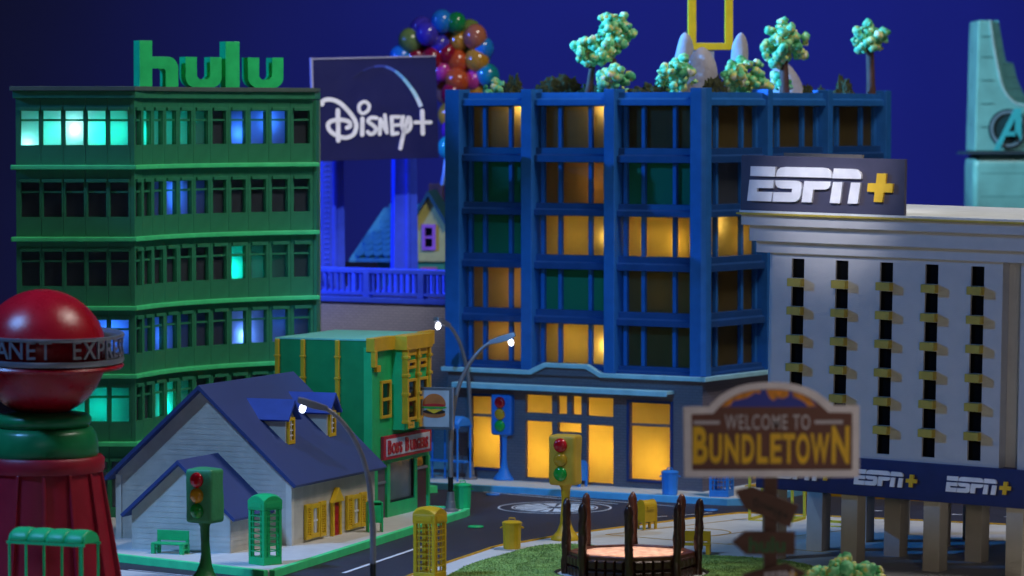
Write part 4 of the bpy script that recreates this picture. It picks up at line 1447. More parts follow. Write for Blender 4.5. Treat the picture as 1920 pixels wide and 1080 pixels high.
# ------------------------------------------------------------------ red tower with ball and lettered ring
pt = thing('red_tower', 'red conical tower topped by a glossy ball with a silver lettered ring', 'tower', (-4.80, 39.2, 0))
pz = lambda y: EYE - (y - 215) * 39.2 / 7200
ps = 39.2 / 7200
MB().sphere((0, 0, pz(662)), 120 * ps, 48, 32).build('ball', RED, pt, smooth=80)
zr = pz(648)
ri, ro = 147 * ps, 152 * ps
ring_rot = (R(2.0), R(1.2), 0)
rg = MB().lathe([(ri, -0.150), (ro, -0.150), (ro + 0.006, -0.125), (ro, -0.096), (ri, -0.096), (ri, -0.150)], 72).build('ring_lower_rim', SILVER, pt, (0, 0, zr), ring_rot, smooth=40)
MB().lathe([(ri, 0.105), (ro, 0.105), (ro + 0.004, 0.122), (ro, 0.14), (ri, 0.14), (ri, 0.105)], 72).build('ring_upper_rim', SILVER, pt, (0, 0, zr), ring_rot, smooth=40)
MB().lathe([(0.4, -0.23), (ro - 0.01, -0.215), (ro + 0.006, -0.19), (ro - 0.01, -0.165), (0.4, -0.16)], 72).build('flange', RED, pt, (0, 0, zr), ring_rot, smooth=40)
word = [('P', -49), ('L', -38), ('A', -27), ('N', -16.5), ('E', -6), ('T', 4.5), ('E', 27), ('X', 37.5), ('P', 47.5), ('R', 57), ('E', 66), ('S', 75), ('S', 84)]
for ch, a in word:
    me = text_mesh(ch, 0.262, 0.010, bold=0.002, xscale=0.84)
    me.materials.clear()
    me.materials.append(SILVER)
    rr = ro - 0.012
    a += 4.5
    o = obj('ring_letter', me, pt, (rr * math.sin(R(a)), -rr * math.cos(R(a)), zr - 0.094 - 0.012 * math.sin(R(a))), (0, 0, R(a)))
GC = mat('green_clay', (26, 120, 70), 0.32, bump=0.06, bscale=14)
c0 = 0.0
MB().lathe([(0.0, pz(802)), (0.40, pz(802)), (86 * ps, pz(800)), (91 * ps, pz(790)), (91 * ps, pz(783)), (84 * ps, pz(776)), (0.3, pz(772))], 48).build('collar_ring', GC, pt, smooth=60)
MB().lathe([(0.0, pz(862)), (98 * ps, pz(862)), (104 * ps, pz(850)), (103 * ps, pz(828)), (99 * ps, pz(812)), (92 * ps, pz(802)), (0.0, pz(800))], 48).build('collar', GC, pt, smooth=60)
MB().lathe([(0.0, pz(884)), (113 * ps, pz(884)), (115 * ps, pz(878)), (115 * ps, pz(860)), (111 * ps, pz(855)), (0, pz(855))], 60).build('cone_rim', RED_MATT, pt, smooth=40)
zt, r0, r1 = pz(884), 108 * ps, 144 * ps
nrib = 14
MB().lathe([(r1, 0.0), (r0, zt)], 64).build('cone', RED_MATT, pt, smooth=60)
rib = None
for k in range(nrib):
    a = 2 * math.pi * (k + 0.3) / nrib
    if rib is None:
        mb = MB()
        vs = [(-0.022, -r1 - 0.055, 0), (0.022, -r1 - 0.055, 0), (0.022, -r1 + 0.05, 0), (-0.022, -r1 + 0.05, 0), (-0.018, -r0 - 0.028, zt), (0.018, -r0 - 0.028, zt), (0.018, -r0 + 0.05, zt), (-0.018, -r0 + 0.05, zt)]
        mb.add(vs, [(0, 3, 2, 1), (4, 5, 6, 7), (0, 1, 5, 4), (1, 2, 6, 5), (2, 3, 7, 6), (3, 0, 4, 7)])
        rib = mb.build('rib', RED_MATT, pt, rot=(0, 0, a), bevel=0.008)
    else:
        dup(rib, rot=(0, 0, a))

# ------------------------------------------------------------------ street furniture


def wobble(o, amt, sc, seed=0):
    for v in o.data.vertices:
        n = noise.noise_vector(Vector(v.co) * sc + Vector((seed, seed * 2, 0)))
        v.co += n * amt


def traffic_light(label, loc, rotz, m, m_pole, amber=(210, 150, 30), scale=1.0, seed=0, lean=0.0, boxh=0.58):
    t = thing('traffic_light', label, 'traffic light', loc, rotz, 'toy traffic lights')
    t.scale = (scale,) * 3
    prof = [(0.0, 0.0), (0.165, 0.0), (0.165, 0.025), (0.135, 0.06), (0.095, 0.11), (0.065, 0.19), (0.052, 0.30), (0.046, 0.45), (0.055, 0.60), (0.085, 0.66), (0.0, 0.665)]
    p = MB().lathe(prof, 20).build('pole', m_pole, t, smooth=50)
    wobble(p, 0.012, 5, seed)
    h = MB()
    n = 6
    w, d, hh = 0.165, 0.13, boxh
    h.box(-w, w, -d, d, 0.64, 0.64 + hh)
    o = h.build('housing', m, t, smooth=35)
    bm = bmesh.new()
    bm.from_mesh(o.data)
    bmesh.ops.bevel(bm, geom=bm.edges[:] + bm.verts[:], offset=0.045, segments=4, profile=0.6, affect='EDGES')
    bmesh.ops.subdivide_edges(bm, edges=[e for e in bm.edges if e.calc_length() > 0.12], cuts=4, use_grid_fill=True)
    bm.to_mesh(o.data)
    bm.free()
    for f in o.data.polygons:
        f.use_smooth = True
    wobble(o, 0.010, 4.5, seed + 3)
    for k, (nm, c) in enumerate((('red_lens', (190, 16, 30)), ('amber_lens', amber), ('green_lens', (20, 160, 60)))):
        z = 0.64 + hh * (0.80 - 0.285 * k)
        MB().lathe([(0.0, 0.045), (0.03, 0.043), (0.06, 0.034), (0.078, 0.018), (0.084, 0.0), (0.078, -0.012), (0.0, -0.02)], 24).build(nm, mat('lens_' + nm + str(amber[1]) * (k == 1), c, 0.14, var=0.03, bump=0, coat=0.6), t, (-0.012, -d - 0.004, z), (R(90), 0, 0), smooth=60)
    return t


traffic_light('green clay traffic light standing before the white house', (-3.27, 40.75, -0.07), -30, mat('green_clay_light', (64, 150, 100), 0.5, bump=0.1, bscale=30), mat('dark_green_clay', (24, 110, 56), 0.45, bump=0.1, bscale=30), seed=1)
traffic_light('yellow clay traffic light standing behind the chocolate ring', (0.617, 44.225, 0), -22, mat('yellow_clay', (206, 168, 56), 0.5, bump=0.1, bscale=30), mat('yellow_clay_pole', (206, 166, 30), 0.42), amber=(196, 152, 30), seed=5)
traffic_light('blue clay traffic light standing before the amber shop windows', (-0.094, 51.55, 0), -28, mat('blue_clay', (44, 116, 205), 0.5), BLUE_TOY, scale=0.95, seed=9)


def street_lamp(label, loc, az, s):
    t = thing('street_lamp', label, 'street lamp', loc, az, 'grey street lamps')
    t.scale = (s, s, s)
    ctl = [(0, 0.42), (0.0, 0.8), (0.02, 1.1), (0.05, 1.35), (0.12, 1.6), (0.24, 1.84), (0.39, 2.02), (0.52, 2.11)]
    pth = [(p.x, 0, p.y) for p in catmull(ctl, 4)]
    MB().tube(pth, [0.034 - 0.012 * i / (len(pth) - 1) for i in range(len(pth))], 12).build('pole', STEEL, t, smooth=60)
    MB().lathe([(0.0, 0), (0.10, 0), (0.10, 0.02), (0.065, 0.04), (0.058, 0.12), (0.052, 0.125), (0.045, 0.24), (0.0, 0.242)], 18).build('base', STEEL, t, smooth=40)
    MB().lathe([(0.0, 0.243), (0.032, 0.243), (0.034, 0.43), (0.0, 0.432)], 14).build('sleeve', BLACK, t, smooth=40)
    d = Vector((0.30, 0, 0.075))
    a = math.atan2(d.z, d.x)
    hd = MB()
    vs = []
    for x, w, h0, h1 in ((-0.03, 0.03, -0.028, 0.028), (0.12, 0.045, -0.035, 0.045), (0.24, 0.05, -0.03, 0.052), (0.31, 0.05, -0.005, 0.05)):
        vs += [(x, -w, h0), (x, w, h0), (x, w * 0.7, h1), (x, -w * 0.7, h1)]
    fs = [(0, 1, 2, 3), (15, 14, 13, 12)]
    for i in range(3):
        for k in range(4):
            fs.append((i * 4 + k, i * 4 + (k + 1) % 4, (i + 1) * 4 + (k + 1) % 4, (i + 1) * 4 + k))
    hd.add(vs, fs)
    h = hd.build('lamp_head', STEEL, t, (0.51, 0, 2.105), (0, -a, 0), bevel=0.008)
    MB().sphere((0, 0, 0), (0.034, 0.034, 0.046), 14, 10).build('bulb', emit_mat('white_bulb', (235, 240, 255), 9.0), h, (0.235, 0, -0.06), smooth=80)
    lamp_point('bulb_light', h, (0.235, 0, -0.14), 0.9, (0.85, 0.92, 1.0), 0.04)
    return t


street_lamp('grey street lamp arching right beside the burger shop corner', (-0.761, 47.42, 0), -6, 1.0)
street_lamp('farthest grey street lamp standing by the brick shop front', (-0.562, 51.6, 0), 236, 1.0)
street_lamp('nearest grey street lamp arching left across the navy roof', (-1.40, 38.49, 0), 186, 0.935)


def phone_booth(label, loc, rotz, m):
    t = thing('phone_booth', label, 'phone booth', loc, rotz, 'toy phone booths')
    s = 0.13
    bx('plinth', m, t, -s, s, -s, s, 0, 0.085, 0.006)
    for x in (-1, 1):
        for y in (-1, 1):
            bx('post', m, t, x * s - (0.038 if x > 0 else 0), x * s + (0.038 if x < 0 else 0), y * s - (0.038 if y > 0 else 0), y * s + (0.038 if y < 0 else 0), 0.086, 0.60, 0.004)
    bx('header', m, t, -s - 0.006, s + 0.006, -s - 0.006, s + 0.006, 0.60, 0.70, 0.008)
    # roof: two crossed shallow barrel vaults
    n = 12
    e = s + 0.004
    vs, fs = [], []
    for i in range(n + 1):
        for j in range(n + 1):
            x, y = -e + 2 * e * i / n, -e + 2 * e * j / n
            u, v = 1 - (x / e) ** 2, 1 - (y / e) ** 2
            vs.append((x, y, 0.70 + 0.055 * (u + v - 0.62 * u * v)))
    for i in range(n):
        for j in range(n):
            fs.append((i * (n + 1) + j, (i + 1) * (n + 1) + j, (i + 1) * (n + 1) + j + 1, i * (n + 1) + j + 1))
    k = len(vs)
    ring = [i * (n + 1) for i in range(n + 1)] + [n * (n + 1) + j for j in range(1, n + 1)] + [i * (n + 1) + n for i in range(n - 1, -1, -1)] + [j for j in range(n - 1, 0, -1)]
    for r_ in ring:
        vs.append((vs[r_][0], vs[r_][1], 0.69))
    for q in range(len(ring)):
        q2 = (q + 1) % len(ring)
        fs.append((ring[q], ring[q2], k + q2, k + q))
    MB().add(vs, fs).build('roof', m, t, smooth=50)
    hb_, vb_ = None, None
    for side in range(4):
        rz = R(90 * side)
        pn = bx('sign_band', m, t, -s + 0.03, s - 0.03, -s - 0.012, -s - 0.0065, 0.625, 0.68, 0.002)
        pn.rotation_euler = (0, 0, rz)
        for kx in (-0.062, 0.062):
            if vb_ is None:
                vb_ = bx('glazing_bar', m, t, -0.006, 0.006, -0.006, 0.006, 0.084, 0.602)
                vb_.location = Matrix.Rotation(rz, 3, 'Z') @ Vector((kx, -s + 0.012, 0))
                vb_.rotation_euler = (0, 0, rz)
            else:
                dup(vb_, loc=Matrix.Rotation(rz, 3, 'Z') @ Vector((kx, -s + 0.012, 0)), rot=(0, 0, rz))
        for kz in range(1, 8):
            z = 0.085 + 0.515 * kz / 8
            L = Matrix.Rotation(rz, 3, 'Z') @ Vector((0, -s + 0.012, z))
            if hb_ is None:
                hb_ = bx('glazing_bar', m, t, -s + 0.036, s - 0.036, -0.0075, 0.0075, -0.005, 0.005)
                hb_.location = L
                hb_.rotation_euler = (0, 0, rz)
            else:
                dup(hb_, loc=L, rot=(0, 0, rz))
    return t


phone_booth('green phone booth on the pavement corner by the white house', (-2.70, 41.83, 0), 45, GREEN_TOY)
phone_booth('yellow phone booth at the bottom middle beside the road', (-0.869, 40.45, 0), -28, YELLOW_TOY)
phone_booth('blue phone booth half hidden behind the welcome sign', (2.70, 49.30, 0), -20, BLUE_TOY)


def trash_can(label, loc, m, rz=0):
    t = thing('trash_can', label, 'trash can', loc, rz, 'toy trash cans')
    n = 48
    vs, fs = [], []
    for z, r in ((0.0, 0.092), (0.02, 0.096), (0.27, 0.104), (0.275, 0.109), (0.288, 0.109)):
        for i in range(n):
            a = 2 * math.pi * i / n
            q = r + (0.003 if (i // 2) % 2 and 0.01 < z < 0.272 else 0)
            vs.append((q * math.cos(a), q * math.sin(a), z))
    for j in range(4):
        for i in range(n):
            fs.append((j * n + i, j * n + (i + 1) % n, (j + 1) * n + (i + 1) % n, (j + 1) * n + i))
    fs.append(tuple(range(n - 1, -1, -1)))
    fs.append(tuple(4 * n + i for i in range(n)))
    MB().add(vs, fs).build('bin', m, t)
    MB().lathe([(0.0, 0.289), (0.114, 0.289), (0.114, 0.302), (0.09, 0.316), (0.0, 0.328)], 32).build('lid', m, t, smooth=40)
    MB().tube([(-0.035, 0, 0.318), (-0.033, 0, 0.350), (0.033, 0, 0.350), (0.035, 0, 0.318)], 0.007, 8).build('lid_handle', m, t)
    for s in (-1, 1):
        MB().tube([(s * 0.103, -0.03, 0.255), (s * 0.130, -0.025, 0.24), (s * 0.130, 0.025, 0.24), (s * 0.103, 0.03, 0.255)], 0.007, 8).build('side_handle', m, t)
    return t


trash_can('green trash can beside the lamp at the burger shop', (-0.615, 47.72, 0), GREEN_TOY, 20)
trash_can('yellow trash can on the pavement edge by the grass', (0.0, 43.3, 0), YELLOW_TOY, -5)
trash_can('blue trash can on the pavement before the brick shop', (2.04, 49.45, 0), BLUE_TOY, 0)


def bench(label, loc, rz, m):
    t = thing('bench', label, 'bench', loc, rz, 'toy benches')
    bx('seat', m, t, -0.20, 0.20, -0.075, 0.075, 0.105, 0.125, 0.004)
    b = bx('backrest', m, t, -0.195, 0.195, 0.075, 0.095, 0.14, 0.255, 0.004)
    for s in (-1, 1):
        x = s * 0.175
        lg = MB()
        lg.box(x - 0.022, x + 0.022, -0.085, -0.045, 0.0, 0.104)
        lg.box(x - 0.022, x + 0.022, 0.052, 0.098, 0.0, 0.104)
        lg.box(x - 0.018, x + 0.018, -0.045, 0.052, 0.04, 0.06)
        lg.box(x - 0.018, x + 0.018, 0.076, 0.098, 0.105, 0.139)
        lg.build('leg_frame', m, t)
    return t


bench('green bench against the gable wall of the white house', (-3.83, 42.83, 0), -20, GREEN_TOY)
bench('yellow bench at the edge of the grass behind the ring', (2.02, 42.75, 0), -8, YELLOW_TOY)


def bus_shelter(label, loc, rz, m, L=0.84):
    t = thing('bus_shelter', label, 'bus shelter', loc, rz, 'toy bus shelters')
    H = 0.74
    d = 0.155
    nseg = 4
    for k in range(nseg):
        x0 = -L / 2 + L * k / nseg
        x1 = x0 + L / nseg
        vs, fs = [], []
        n, mm = 12, 8
        for i in range(mm + 1):
            u = i / mm
            x = x0 + (x1 - x0) * u
            bul = 0.012 * math.sin(math.pi * u) ** 0.6
            for j in range(n + 1):
                a = math.pi * j / n
                vs.append((x, -(d + bul) * math.cos(a), H + (0.115 + bul) * math.sin(a)))
        for i in range(mm):
            for j in range(n):
                fs.append((i * (n + 1) + j, (i + 1) * (n + 1) + j, (i + 1) * (n + 1) + j + 1, i * (n + 1) + j + 1))
        o = MB().add(vs, fs).build('roof_panel', m, t, smooth=60)
        so = o.modifiers.new('thickness', 'SOLIDIFY')
        so.thickness = 0.01
    for s in (-1, 1):
        MB().poly([(-(d - 0.004) * math.cos(math.pi * j / 14), H + 0.108 * math.sin(math.pi * j / 14)) for j in range(15)], s * L / 2 - 0.008, s * L / 2 + 0.008, 'yz').build('roof_end', m, t)
    for y in (-d, d):
        bx('eaves_rail', m, t, -L / 2 - 0.02, L / 2 + 0.02, y - 0.012, y + 0.012, H - 0.028, H - 0.001, 0.003)
    for x in [-L / 2 + 0.01 + (L - 0.02) * k / 4 for k in range(5)]:
        MB().tube([(x, d, 0), (x, d, H - 0.028)], 0.014, 10).build('post', m, t)
    for x in (-L / 2 + 0.01, L / 2 - 0.01):
        MB().tube([(x, -d, 0), (x, -d, H - 0.028)], 0.014, 10).build('post', m, t)
    bx('seat', m, t, -L / 2 + 0.03, L / 2 - 0.03, d - 0.11, d - 0.016, 0.23, 0.26, 0.004)
    return t


bus_shelter('green bus shelter with ribbed arched roof at the bottom left', (-4.50, 37.55, -0.01), -24, GREEN_TOY)
bus_shelter('blue bus shelter with arched roof by the brick shop front', (-0.99, 51.62, 0), -33, BLUE_TOY)


def mailbox(label, loc, rz, m):
    t = thing('mailbox', label, 'mailbox', loc, rz, 'toy mailboxes')
    w, d = 0.085, 0.075
    pr = [(-d, 0.09), (d, 0.09), (d, 0.27)] + [(d * math.cos(R(a)), 0.27 + d * math.sin(R(a))) for a in range(15, 180, 15)] + [(-d, 0.27)]
    MB().poly(pr, -w, w, 'yz').build('body', m, t, bevel=0.004)
    for s in (-1, 1):
        pr2 = [(-d - 0.008, 0.08), (d + 0.008, 0.08), (d + 0.008, 0.27)] + [((d + 0.008) * math.cos(R(a)), 0.27 + (d + 0.008) * math.sin(R(a))) for a in range(15, 180, 15)] + [(-d - 0.008, 0.27)]
        inn = [(-d + 0.006, 0.095), (d - 0.006, 0.095), (d - 0.006, 0.27)] + [((d - 0.006) * math.cos(R(a)), 0.27 + (d - 0.006) * math.sin(R(a))) for a in range(15, 180, 15)] + [(-d + 0.006, 0.27)]
        MB().poly(pr2, s * w - 0.006, s * w + 0.006, 'yz', holes=[inn]).build('end_rim', m, t)
        for y in (-d + 0.015, d - 0.015):
            bx('leg', m, t, s * w - 0.014, s * w + 0.014, y - 0.014, y + 0.014, 0, 0.089)
    bx('slot_flap', m, t, -0.05, 0.05, -d - 0.014, -d - 0.001, 0.24, 0.275, 0.003)
    return t


mailbox('yellow mailbox with rounded top on the pale court', (1.60, 45.4, 0), 35, YELLOW_TOY)
mailbox('blue mailbox behind the yellow traffic light', (0.88, 50.62, 0), -50, BLUE_TOY)
lb = thing('litter_bin', 'green litter bin with open slot beside the white house', 'bin', (-1.62, 45.08, 0), 14)
bx('body', GREEN_TOY, lb, -0.075, 0.075, -0.055, 0.055, 0.11, 0.315, 0.004)
for s in (-1, 1):
    bx('leg_panel', GREEN_TOY, lb, s * 0.084 - 0.009, s * 0.084 + 0.009, -0.06, 0.06, 0, 0.35, 0.004)
bx('top', GREEN_TOY, lb, -0.074, 0.074, -0.055, 0.055, 0.345, 0.362, 0.003)
bx('slot', BLACK, lb, -0.07, 0.07, -0.04, 0.05, 0.3155, 0.318)
bx('back_plate', GREEN_TOY, lb, -0.074, 0.074, 0.04, 0.055, 0.316, 0.344)

for lab, loc, m in (('green round manhole cover lying on the dark road', (-0.438, 46.2, -0.068), GREEN_TOY), ('blue round manhole cover beside the right end of the blue kerb', (2.50, 48.15, -0.068), BLUE_TOY), ('blue round manhole cover on the road near the blue traffic light', (-0.25, 50.15, -0.068), BLUE_TOY)):
    t = thing('manhole_cover', lab, 'manhole cover', loc)
    MB().lathe([(0, 0), (0.095, 0), (0.098, 0.008), (0.09, 0.018), (0.082, 0.018), (0.080, 0.014), (0, 0.014)], 32).build('disc', m, t, smooth=30)
    MB().lathe([(0.03, 0.0145), (0.034, 0.017), (0.046, 0.017), (0.05, 0.0145)], 24).build('raised_ring', m, t)

# goal frames on the court
GY = mat('yellow_frame_plastic', (206, 190, 50), 0.45)
for lab, loc, rz in (('yellow goal frame at the far corner of the court', (2.86, 46.35, 0), -25), ('yellow goal frame beside the pale building legs', (3.55, 45.75, 0), -25)):
    t = thing('goal_frame', lab, 'goal', loc, rz, 'goal frames')
    for x in (0, 0.55):
        for y in (0, 0.42):
            bx('post', GY, t, x, x + 0.03, y, y + 0.03, 0, 0.62 if y else 0.74)
        bx('side_bar', GY, t, x, x + 0.03, 0.031, 0.419, 0, 0.03)
    bx('crossbar', GY, t, 0.0, 0.58, 0, 0.03, 0.741, 0.77)
    bx('ground_bar', GY, t, 0.031, 0.549, 0.42, 0.45, 0, 0.03)
    bx('ground_bar', GY, t, 0.031, 0.549, 0.0, 0.03, 0, 0.012)

# ------------------------------------------------------------------ octagon ring of chocolate and pretzel rods
oc = thing('octagon_ring', 'octagonal fighting ring built of chocolate squares and coated pretzel rods', 'ring', (1.276, 40.83, 0), 0)
OR, OH = 0.70, 0.245
A0 = -90 - 4
corner = [Vector((OR * math.cos(R(A0 + 45 * k)), OR * math.sin(R(A0 + 45 * k)))) for k in range(8)]
MB().poly([(c.x * 0.955, c.y * 0.955) for c in corner], 0, OH - 0.03, 'xy').build('core', CHOC, oc)
WAFER = mat('biscuit_floor', (196, 152, 128), 0.5, var=0.45, vscale=14, bump=0.3, bscale=20)
flo = MB().poly([(c.x * 0.84, c.y * 0.84) for c in corner], OH - 0.03, OH - 0.004, 'xy').build('biscuit_floor', WAFER, oc)
sq = None
rod_i = 0
rr = random.Random(11)
for k in range(8):
    a, b = corner[k], corner[(k + 1) % 8]
    L = (b - a).length
    ang = math.atan2(b.y - a.y, b.x - a.x)
    # rim board on top
    i0, i1 = a * 0.84, b * 0.84
    MB().poly([a * 0.985, b * 0.985, i1, i0], OH - 0.028, OH + 0.012, 'xy').build('rim', CHOC_MILK, oc, bevel=0.012)
    for col in range(4):
        for row in range(2):
            p = a + (b - a) * ((col + 0.5) / 4 * 0.80 + 0.10)
            w = L * 0.80 / 4 * 0.46
            h = 0.053
            if sq is None:
                mb = MB()
                vs = [(-w, 0, -h), (w, 0, -h), (w, 0, h), (-w, 0, h), (-w * .72, -0.028, -h * .72), (w * .72, -0.028, -h * .72), (w * .72, -0.028, h * .72), (-w * .72, -0.028, h * .72), (-w, 0.03, -h), (w, 0.03, -h), (w, 0.03, h), (-w, 0.03, h)]
                fs = [(4, 5, 6, 7), (0, 1, 5, 4), (1, 2, 6, 5), (2, 3, 7, 6), (3, 0, 4, 7), (8, 11, 10, 9), (0, 8, 9, 1), (1, 9, 10, 2), (2, 10, 11, 3), (3, 11, 8, 0)]
                sq = mb.add(vs, fs).build('chocolate_square', CHOC, oc, bevel=0.005)
                s_ = sq
            else:
                s_ = dup(sq)
            s_.location = (p.x * 0.985, p.y * 0.985, 0.055 + row * 0.115)
            s_.rotation_euler = (0, 0, ang)
    # rod at the corner
    c = a * 1.01
    lean = Vector((rr.uniform(-.02, .02), rr.uniform(-.02, .02)))
    n = 16
    pthr = [(c.x + lean.x * i / n, c.y + lean.y * i / n, 0.0 + 0.80 * i / n) for i in range(n + 1)]
    rad = [0.047 + rr.uniform(-0.004, 0.004) for i in range(n)] + [0.030]
    pthr.append((c.x + lean.x, c.y + lean.y, 0.823))
    rad.append(0.010)
    o = MB().tube(pthr, rad, 14).build('pretzel_rod', CHOC_MILK if k in (3, 4, 5) else CHOC, oc, smooth=70)
    wobble(o, 0.012, 9, k * 3.1)
    o.data.update()

# plaza under the ring, its dark edging and the felt grass round it
pl = MB().poly([(1.276 + 0.80 * math.cos(R(a)), 40.83 + 0.77 * math.sin(R(a))) for a in range(0, 360, 8)], 0.0, 0.010, 'xy').build('ring_plaza', PAVE)
structure(pl)
eo = [(1.276 + 0.83 * math.cos(R(a)), 40.83 + 0.80 * math.sin(R(a))) for a in range(0, 360, 8)]
ei = [(1.276 + 0.801 * math.cos(R(a)), 40.83 + 0.771 * math.sin(R(a))) for a in range(0, 360, 8)]
MB().poly(eo, 0.002, 0.03, 'xy', holes=[ei]).build('plaza_edging', mat('dark_brown_edging', (44, 36, 30), 0.7), pl)

grass_out = [(-0.72, 40.3), (-0.60, 40.9), (-0.40, 41.7), (-0.16, 42.3), (0.02, 42.75), (0.12, 43.0), (0.28, 43.3), (0.52, 43.5), (0.86, 43.42), (1.25, 43.0), (1.62, 42.6), (2.0, 42.42), (2.4, 42.3), (2.75, 42.1), (3.05, 41.8), (3.3, 41.2), (3.4, 40.3), (3.2, 38.6), (2.0, 37.6), (0.4, 37.8), (-0.5, 38.8)]
go = [tuple(p) for p in catmull(grass_out + [grass_out[0]], 4)][:-1]
GRASS = mat('green_felt', (136, 168, 96), 0.9, var=0.35, vscale=4, bump=0.4, bscale=60, spec=0.1)
gfelt = MB().poly(go, 0.001, 0.035, 'xy', holes=[[(1.276 + 0.835 * math.cos(R(a)), 40.83 + 0.805 * math.sin(R(a))) for a in range(0, 360, 8)]]).build('grass_bed', GRASS)
structure(gfelt)


def inside(p, poly):
    c = False
    n = len(poly)
    j = n - 1
    for i in range(n):
        if (poly[i][1] > p[1]) != (poly[j][1] > p[1]) and p[0] < (poly[j][0] - poly[i][0]) * (p[1] - poly[i][1]) / (poly[j][1] - poly[i][1]) + poly[i][0]:
            c = not c
        j = i
    return c


gm = MB()
rg_ = random.Random(5)
cnt = 0
while cnt < 42000:
    x, y = rg_.uniform(-0.75, 3.4), rg_.uniform(39.4, 43.6)
    if not inside((x, y), go):
        continue
    if ((x - 1.276) / 0.835) ** 2 + ((y - 40.83) / 0.805) ** 2 < 1:
        continue
    a = rg_.uniform(0, 6.28)
    h = rg_.uniform(0.008, 0.022)
    dx, dy = math.cos(a) * 0.008, math.sin(a) * 0.008
    k = len(gm.v)
    gm.v += [(x - dx, y - dy, 0.03), (x + dx, y + dy, 0.03), (x + rg_.uniform(-.025, .025), y + rg_.uniform(-.025, .025), 0.03 + h)]
    gm.f.append((k, k + 1, k + 2))
    cnt += 1
gg = gm.build('grass', GRASS, recalc=False)
gg['kind'] = 'stuff'
tag(gg, 'short green felt grass round the octagon ring', 'grass')

# ------------------------------------------------------------------ welcome sign in the foreground
SZ = 31.0
sc_ = SZ / 7200
wz = lambda y: EYE - (y - 215) * sc_
wx = lambda x: (x - 1447.5) * sc_
ws = thing('welcome_sign', 'brown arched welcome sign with white border and yellow town name on a post', 'sign', ((1447.5 - 960) * sc_, SZ, 0), 0)
zp = lambda p: (wx(1270 + p[0] / 4.908), wz(700 + p[1] / 4.908))
BROWN = mat('brown_sign_paint', (110, 68, 62), 0.55, var=0.12)
archo = [(290, 312), (330, 270), (390, 215), (470, 165), (560, 125), (660, 100), (760, 88), (870, 84), (980, 88), (1090, 104), (1190, 132), (1280, 172), (1350, 220), (1410, 270), (1442, 300)]
archi = [(335, 372), (380, 318), (440, 262), (520, 212), (600, 178), (690, 156), (780, 148), (870, 146), (960, 148), (1050, 160), (1140, 186), (1220, 222), (1290, 266), (1350, 318), (1398, 362)]
outer = [(58, 312)] + archo + [(1682, 300), (1682, 962), (68, 962)]
inner = [(132, 378)] + archi + [(1616, 366), (1616, 892), (140, 897)]
MB().poly([zp(p) for p in outer], 0.0, 0.03, 'xz').build('board', BROWN, ws)
MB().poly([zp(p) for p in outer], -0.022, -0.001, 'xz', holes=[[zp(p) for p in inner]]).build('border', mat('lilac_white_border', (236, 232, 250), 0.5), ws, bevel=0.003)
pic = [(400, 312)] + [(440, 272), (520, 220), (600, 186), (690, 164), (780, 156), (870, 154), (960, 156), (1050, 168), (1140, 194), (1220, 232), (1275, 268)] + [(1290, 312)]
MB().poly([zp(p) for p in pic], -0.004, -0.001, 'xz').build('sky_picture', mat('cobalt_print', (30, 50, 170), 0.5), ws)
for fol in ([(400, 311), (440, 270), (520, 219), (600, 185), (690, 163), (770, 156), (768, 190), (720, 180), (690, 200), (640, 230), (600, 240), (520, 255), (490, 300), (460, 308)],
            [(825, 155), (870, 153), (960, 155), (1030, 164), (1030, 210), (985, 235), (930, 225), (890, 255), (850, 225), (830, 180)],
            [(1060, 170), (1140, 193), (1220, 231), (1285, 305), (1210, 308), (1170, 265), (1110, 235), (1075, 225)]):
    MB().poly([zp(p) for p in fol], -0.007, -0.0042, 'xz').build('foliage_picture', mat('orange_print', (222, 140, 30), 0.5, var=0.4, vscale=20), ws)
LIL = mat('lilac_letter', (200, 196, 212), 0.5)
for a, b in (((155, 440), (395, 472)), ((1270, 435), (1530, 468))):
    (x0, z1), (x1, z0) = zp(a), zp(b)
    bx('rule', LIL, ws, x0, x1, -0.008, -0.001, z0, z1)
text('WELCOME TO', 0.17, 0.005, LIL, ws, (zp((838, 0))[0], -0.007, zp((0, 518))[1]), xscale=0.56, bold=0.001, spacing=1.16)
SY = mat('sign_yellow_paint', (244, 194, 20), 0.45)
LET = [('B', 148, 285, 838, 495), ('U', 300, 415, 835, 560), ('N', 440, 572, 835, 562), ('D', 598, 712, 835, 562), ('L', 740, 838, 833, 560), ('E', 862, 965, 833, 556), ('T', 975, 1090, 833, 556), ('O', 1100, 1225, 840, 553), ('W', 1232, 1408, 836, 555), ('N', 1428, 1590, 836, 488)]
for ch, x0, x1, yb, yt in LET:
    me = text_mesh(ch, 1.0, 0.008 * 1, bold=0.035)
    xs = [v.co.x for v in me.vertices]
    zs = [v.co.z for v in me.vertices]
    p0, p1 = zp((x0, yb)), zp((x1, yt))
    sx = (p1[0] - p0[0]) / (max(xs) - min(xs))
    sz = (p1[1] - p0[1]) / (max(zs) - min(zs))
    me.transform(Matrix.Translation((p0[0], -0.012, p0[1])) @ Matrix.Diagonal((sx, 1.0, sz, 1)) @ Matrix.Translation((-min(xs), 0, -min(zs))))
    me.materials.clear()
    me.materials.append(SY)
    obj('letter', me, ws)
bx('post', WOOD, ws, -0.055, 0.055, 0.031, 0.13, 0.0, zp((0, 940))[1], 0.006)
ap = lambda p: (wx(1360 + p[0] / 5.4), wz(880 + p[1] / 5.4))
